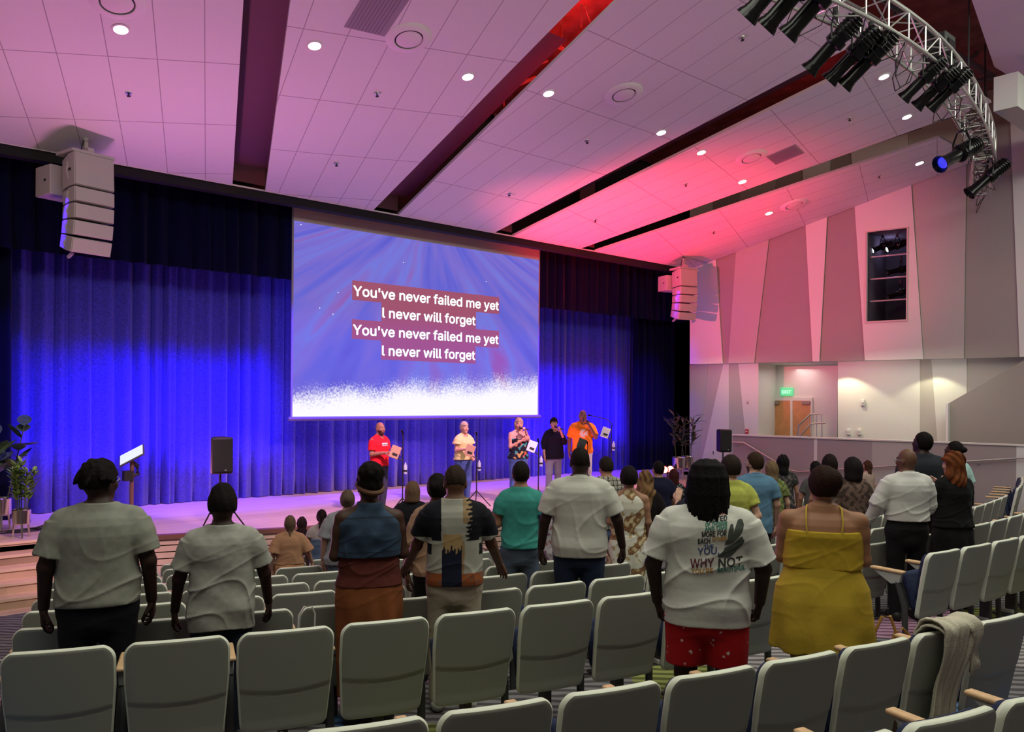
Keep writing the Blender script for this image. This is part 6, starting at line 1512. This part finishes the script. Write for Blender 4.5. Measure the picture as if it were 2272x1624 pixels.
person('singer with long blond hair in a black flowered camisole and jeans, hand on chest', 1151, ytop=926, dz=16.6, z=SZ, sex='f', W=1.12, B=1.1, skin=(.60, .30, .25), yaw=-152, head=(-16, 6, 0), armR='chest', armL='mouth', top=dict(name='camisole', col=flowers((.012, .012, .03), [(.6, .10, .06), (.05, .30, .30), (.5, .3, .1)], 55), sleeve=0, hem=.88, neck=1.36, straps=1.30, strapw=.008, fold=.7, neckr=0), bottom=dict(col=jeans((.07, .12, .36)), hem=.10), hair=dict(style='long', col=(.35, .24, .17), len=.26, wid=.06), extra=mic_on('black hand microphone at the mouth of the singer ', 'in the flowered camisole', -1), h=.009)
person('singer with short curly black hair, black top and pale lilac jeans', 1229, ytop=927, dz=18.0, z=SZ, sex='f', W=1.15, B=1.1, skin=(.50, .26, .20), yaw=-150, head=(-18, 0, 0), armL='mouth', armR='down', top=dict(name='cardigan', col=(.010, .008, .022), sleeve=1.4, hem=.80, flare=.03, loose=.02), bottom=dict(col=(.36, .33, .50), hem=.10), hair=dict(style='curly', col=BK), extra=mic_on('black hand microphone in the hand of the singer ', 'with curly black hair', -1), h=.010)
def orange_tee(x, y, z):
    c = np.tile(np.array((.90, .22, .015)), (len(x), 1)); b = (y > .03) & (np.hypot(x, z-1.25) < .085) & (ns(x, y, z, 70) > -.1); c[b] = (.80, .62, .55); return c
person('tall bald singer in an orange T-shirt and white trousers', 1293, ytop=908, dz=17.8, z=SZ, W=1.1, skin=(.17, .07, .05), yaw=-168, head=(-6, 6, 0), armL='mouth', armR='down', top=dict(col=orange_tee, sleeve=.85, hem=.84, collar=mat('orange_collar', (.9, .22, .015), .9)), bottom=dict(col=(.62, .58, .62), hem=.07), hair=None, extra=mic_on('black hand microphone at the mouth of the singer ', 'in orange', -1), h=.010)
# ---------------------------------------------------------------- small belongings
def seat_near(px, row):
    best = min((s for s in SEATS if s[0] == row), key=lambda s: abs(project_px(s[4])-px)); return best
def project_px(p):
    v = cam.matrix_world.inverted() @ Vector((p.x, p.y, p.z+.8)); return CX0+v.x/-v.z*FPX
s = seat_near(1945, 1); a = R(-s[3])
t = thing('sweater', 'cream knit sweater draped over a seat back beside the yellow sundress', 'clothing', s[4], a)
def shell_y(z): return -.257-(z-.3)*.20
def draped(name, x0, w0, w1, zf, zb2, nfold, amp, seed, lift=.0, sk=0.0):
    # a sheet laid over the top edge of the seat back: front flap, over the top, long back flap
    path = []
    for k in range(6): z = zf+(.86-zf)*k/6; path.append((shell_y(z)+.075+lift, z))
    for k in range(7): a = math.pi*k/6; path.append((shell_y(.86)+(.062+lift)*math.cos(a), .858+(.030+lift)*math.sin(a)))
    for k in range(1, 19): z = .858-(.858-zb2)*k/18; path.append((shell_y(z)-.058-lift-.010*math.sin(k*.5), z))
    nu = 34; vv = []; rnd_ = random.Random(seed); ph_ = [rnd_.uniform(0, 6) for _ in range(4)]
    for j_, (y, z) in enumerate(path):
        s_ = max(0, (j_-9)/(len(path)-10)); w = w0+(w1-w0)*min(1, s_*1.6)
        for i_ in range(nu+1):
            u = i_/nu*2-1
            f = amp*(.35+s_)*(math.sin(u*nfold+ph_[0]+.6*math.sin(s_*4+ph_[1]))+.4*math.sin(u*nfold*2.3+ph_[2]+s_*3))
            hem = -.02*math.sin(u*2.2+ph_[3]) if j_ == len(path)-1 else 0
            vv.append((x0+sk*s_+w*u+.01*math.sin(s_*7+u*2), y-(abs(f)*1.2 if j_ > 9 else -abs(f)*.6 if j_ < 6 else 0), z+hem+(.012*math.sin(u*3+ph_[0]) if 5 < j_ < 13 else 0)))
    g = MB(); g.add(vv, [(a*(nu+1)+b, a*(nu+1)+b+1, (a+1)*(nu+1)+b+1, (a+1)*(nu+1)+b) for a in range(len(path)-1) for b in range(nu)])
    o = g.obj(name, mat('cream_knit', (.56, .52, .42), .95, noise=.08, nscale=60, bump=.4, bscale=120, spec=.1), t, True); o.data.set_sharp_from_angle(angle=R(170))
    sd_ = o.modifiers.new('thick', 'SOLIDIFY'); sd_.thickness = .012; sd_.offset = 1
    return o
draped('knit_body', .02, .165, .115, .62, .16, 5.5, .018, 3, 0, -.03)
draped('sleeve', -.09, .050, .040, .70, .30, 2.5, .010, 5, .014, -.02)
draped('sleeve', .13, .055, .035, .66, .60, 2.2, .010, 8, .014, .05)
# tan handbag on the floor beyond, with two looped handles
p = on_z(1985, 1470, .88)+Vector((0, 0, 0)); s2 = at_depth(1985, 5.3, .88)
t = thing('handbag', 'tan leather handbag with two looped handles behind the cream sweater', 'bag', s2, R(-30))
g = MB(); g.prism([(-.19, -.08, .30), (.19, -.08, .30), (.16, -.06, .56), (-.16, -.06, .56)], (0, .15, 0)); g.obj('bag_body', mat('tan_leather', (.30, .11, .025), .5), t, bevel=.03)
g = MB(); g.tube([(-.14, -.03, .52), (-.15, -.03, .66), (-.10, -.03, .76), (-.04, -.03, .76), (.0, -.03, .66), (.0, -.03, .52)], .010, 8); g.obj('handle', mat('handle_tan', (.42, .22, .06), .5), t, True)
g = MB(); g.tube([(.02, .04, .52), (.04, .04, .62), (.10, .04, .66), (.16, .04, .60), (.17, .04, .50)], .010, 8); g.obj('handle', mat('handle_tan', (.42, .22, .06), .5), t, True)
g = MB(); g.box((0, .0, .15), (.30, .14, .30)); g.obj('bag_base', mat('tan_leather_dark', (.10, .05, .02), .6), t, bevel=.03)
s2 = seat_near(690, 2)
sb = row_depth(690, ROWS[2][0]-.80); p = at_depth(686, sb, .88); t = thing('tote_bag', 'bag with a thin white looped handle showing above a seat back, beside the rust dress', 'bag', p, R(-15))
g = MB(); g.prism([(-.15, -.06, .02), (.15, -.06, .02), (.16, -.05, .52), (-.16, -.05, .52)], (0, .12, 0)); g.obj('bag_body', mat('tote_grey', (.10, .10, .10), .8), t, bevel=.02)
g = MB(); g.tube([(-.06, 0, .50), (-.055, 0, .71), (-.02, 0, .765), (.03, 0, .76), (.05, 0, .71), (.045, 0, .50)], .006, 6); g.obj('handle', m_plast, t, True)
# sneaker on the floor by the khaki trousers
for b in [b for b in bpy.data.objects if b.name.startswith('tmp')]: bpy.data.objects.remove(b)
print('OBJECTS', len(bpy.data.objects))

for o in bpy.data.objects:
    if o.parent is None and 'label' in o and len(o['label'].split()) > 16: print('LONG', o.name, len(o['label'].split()), o['label'])
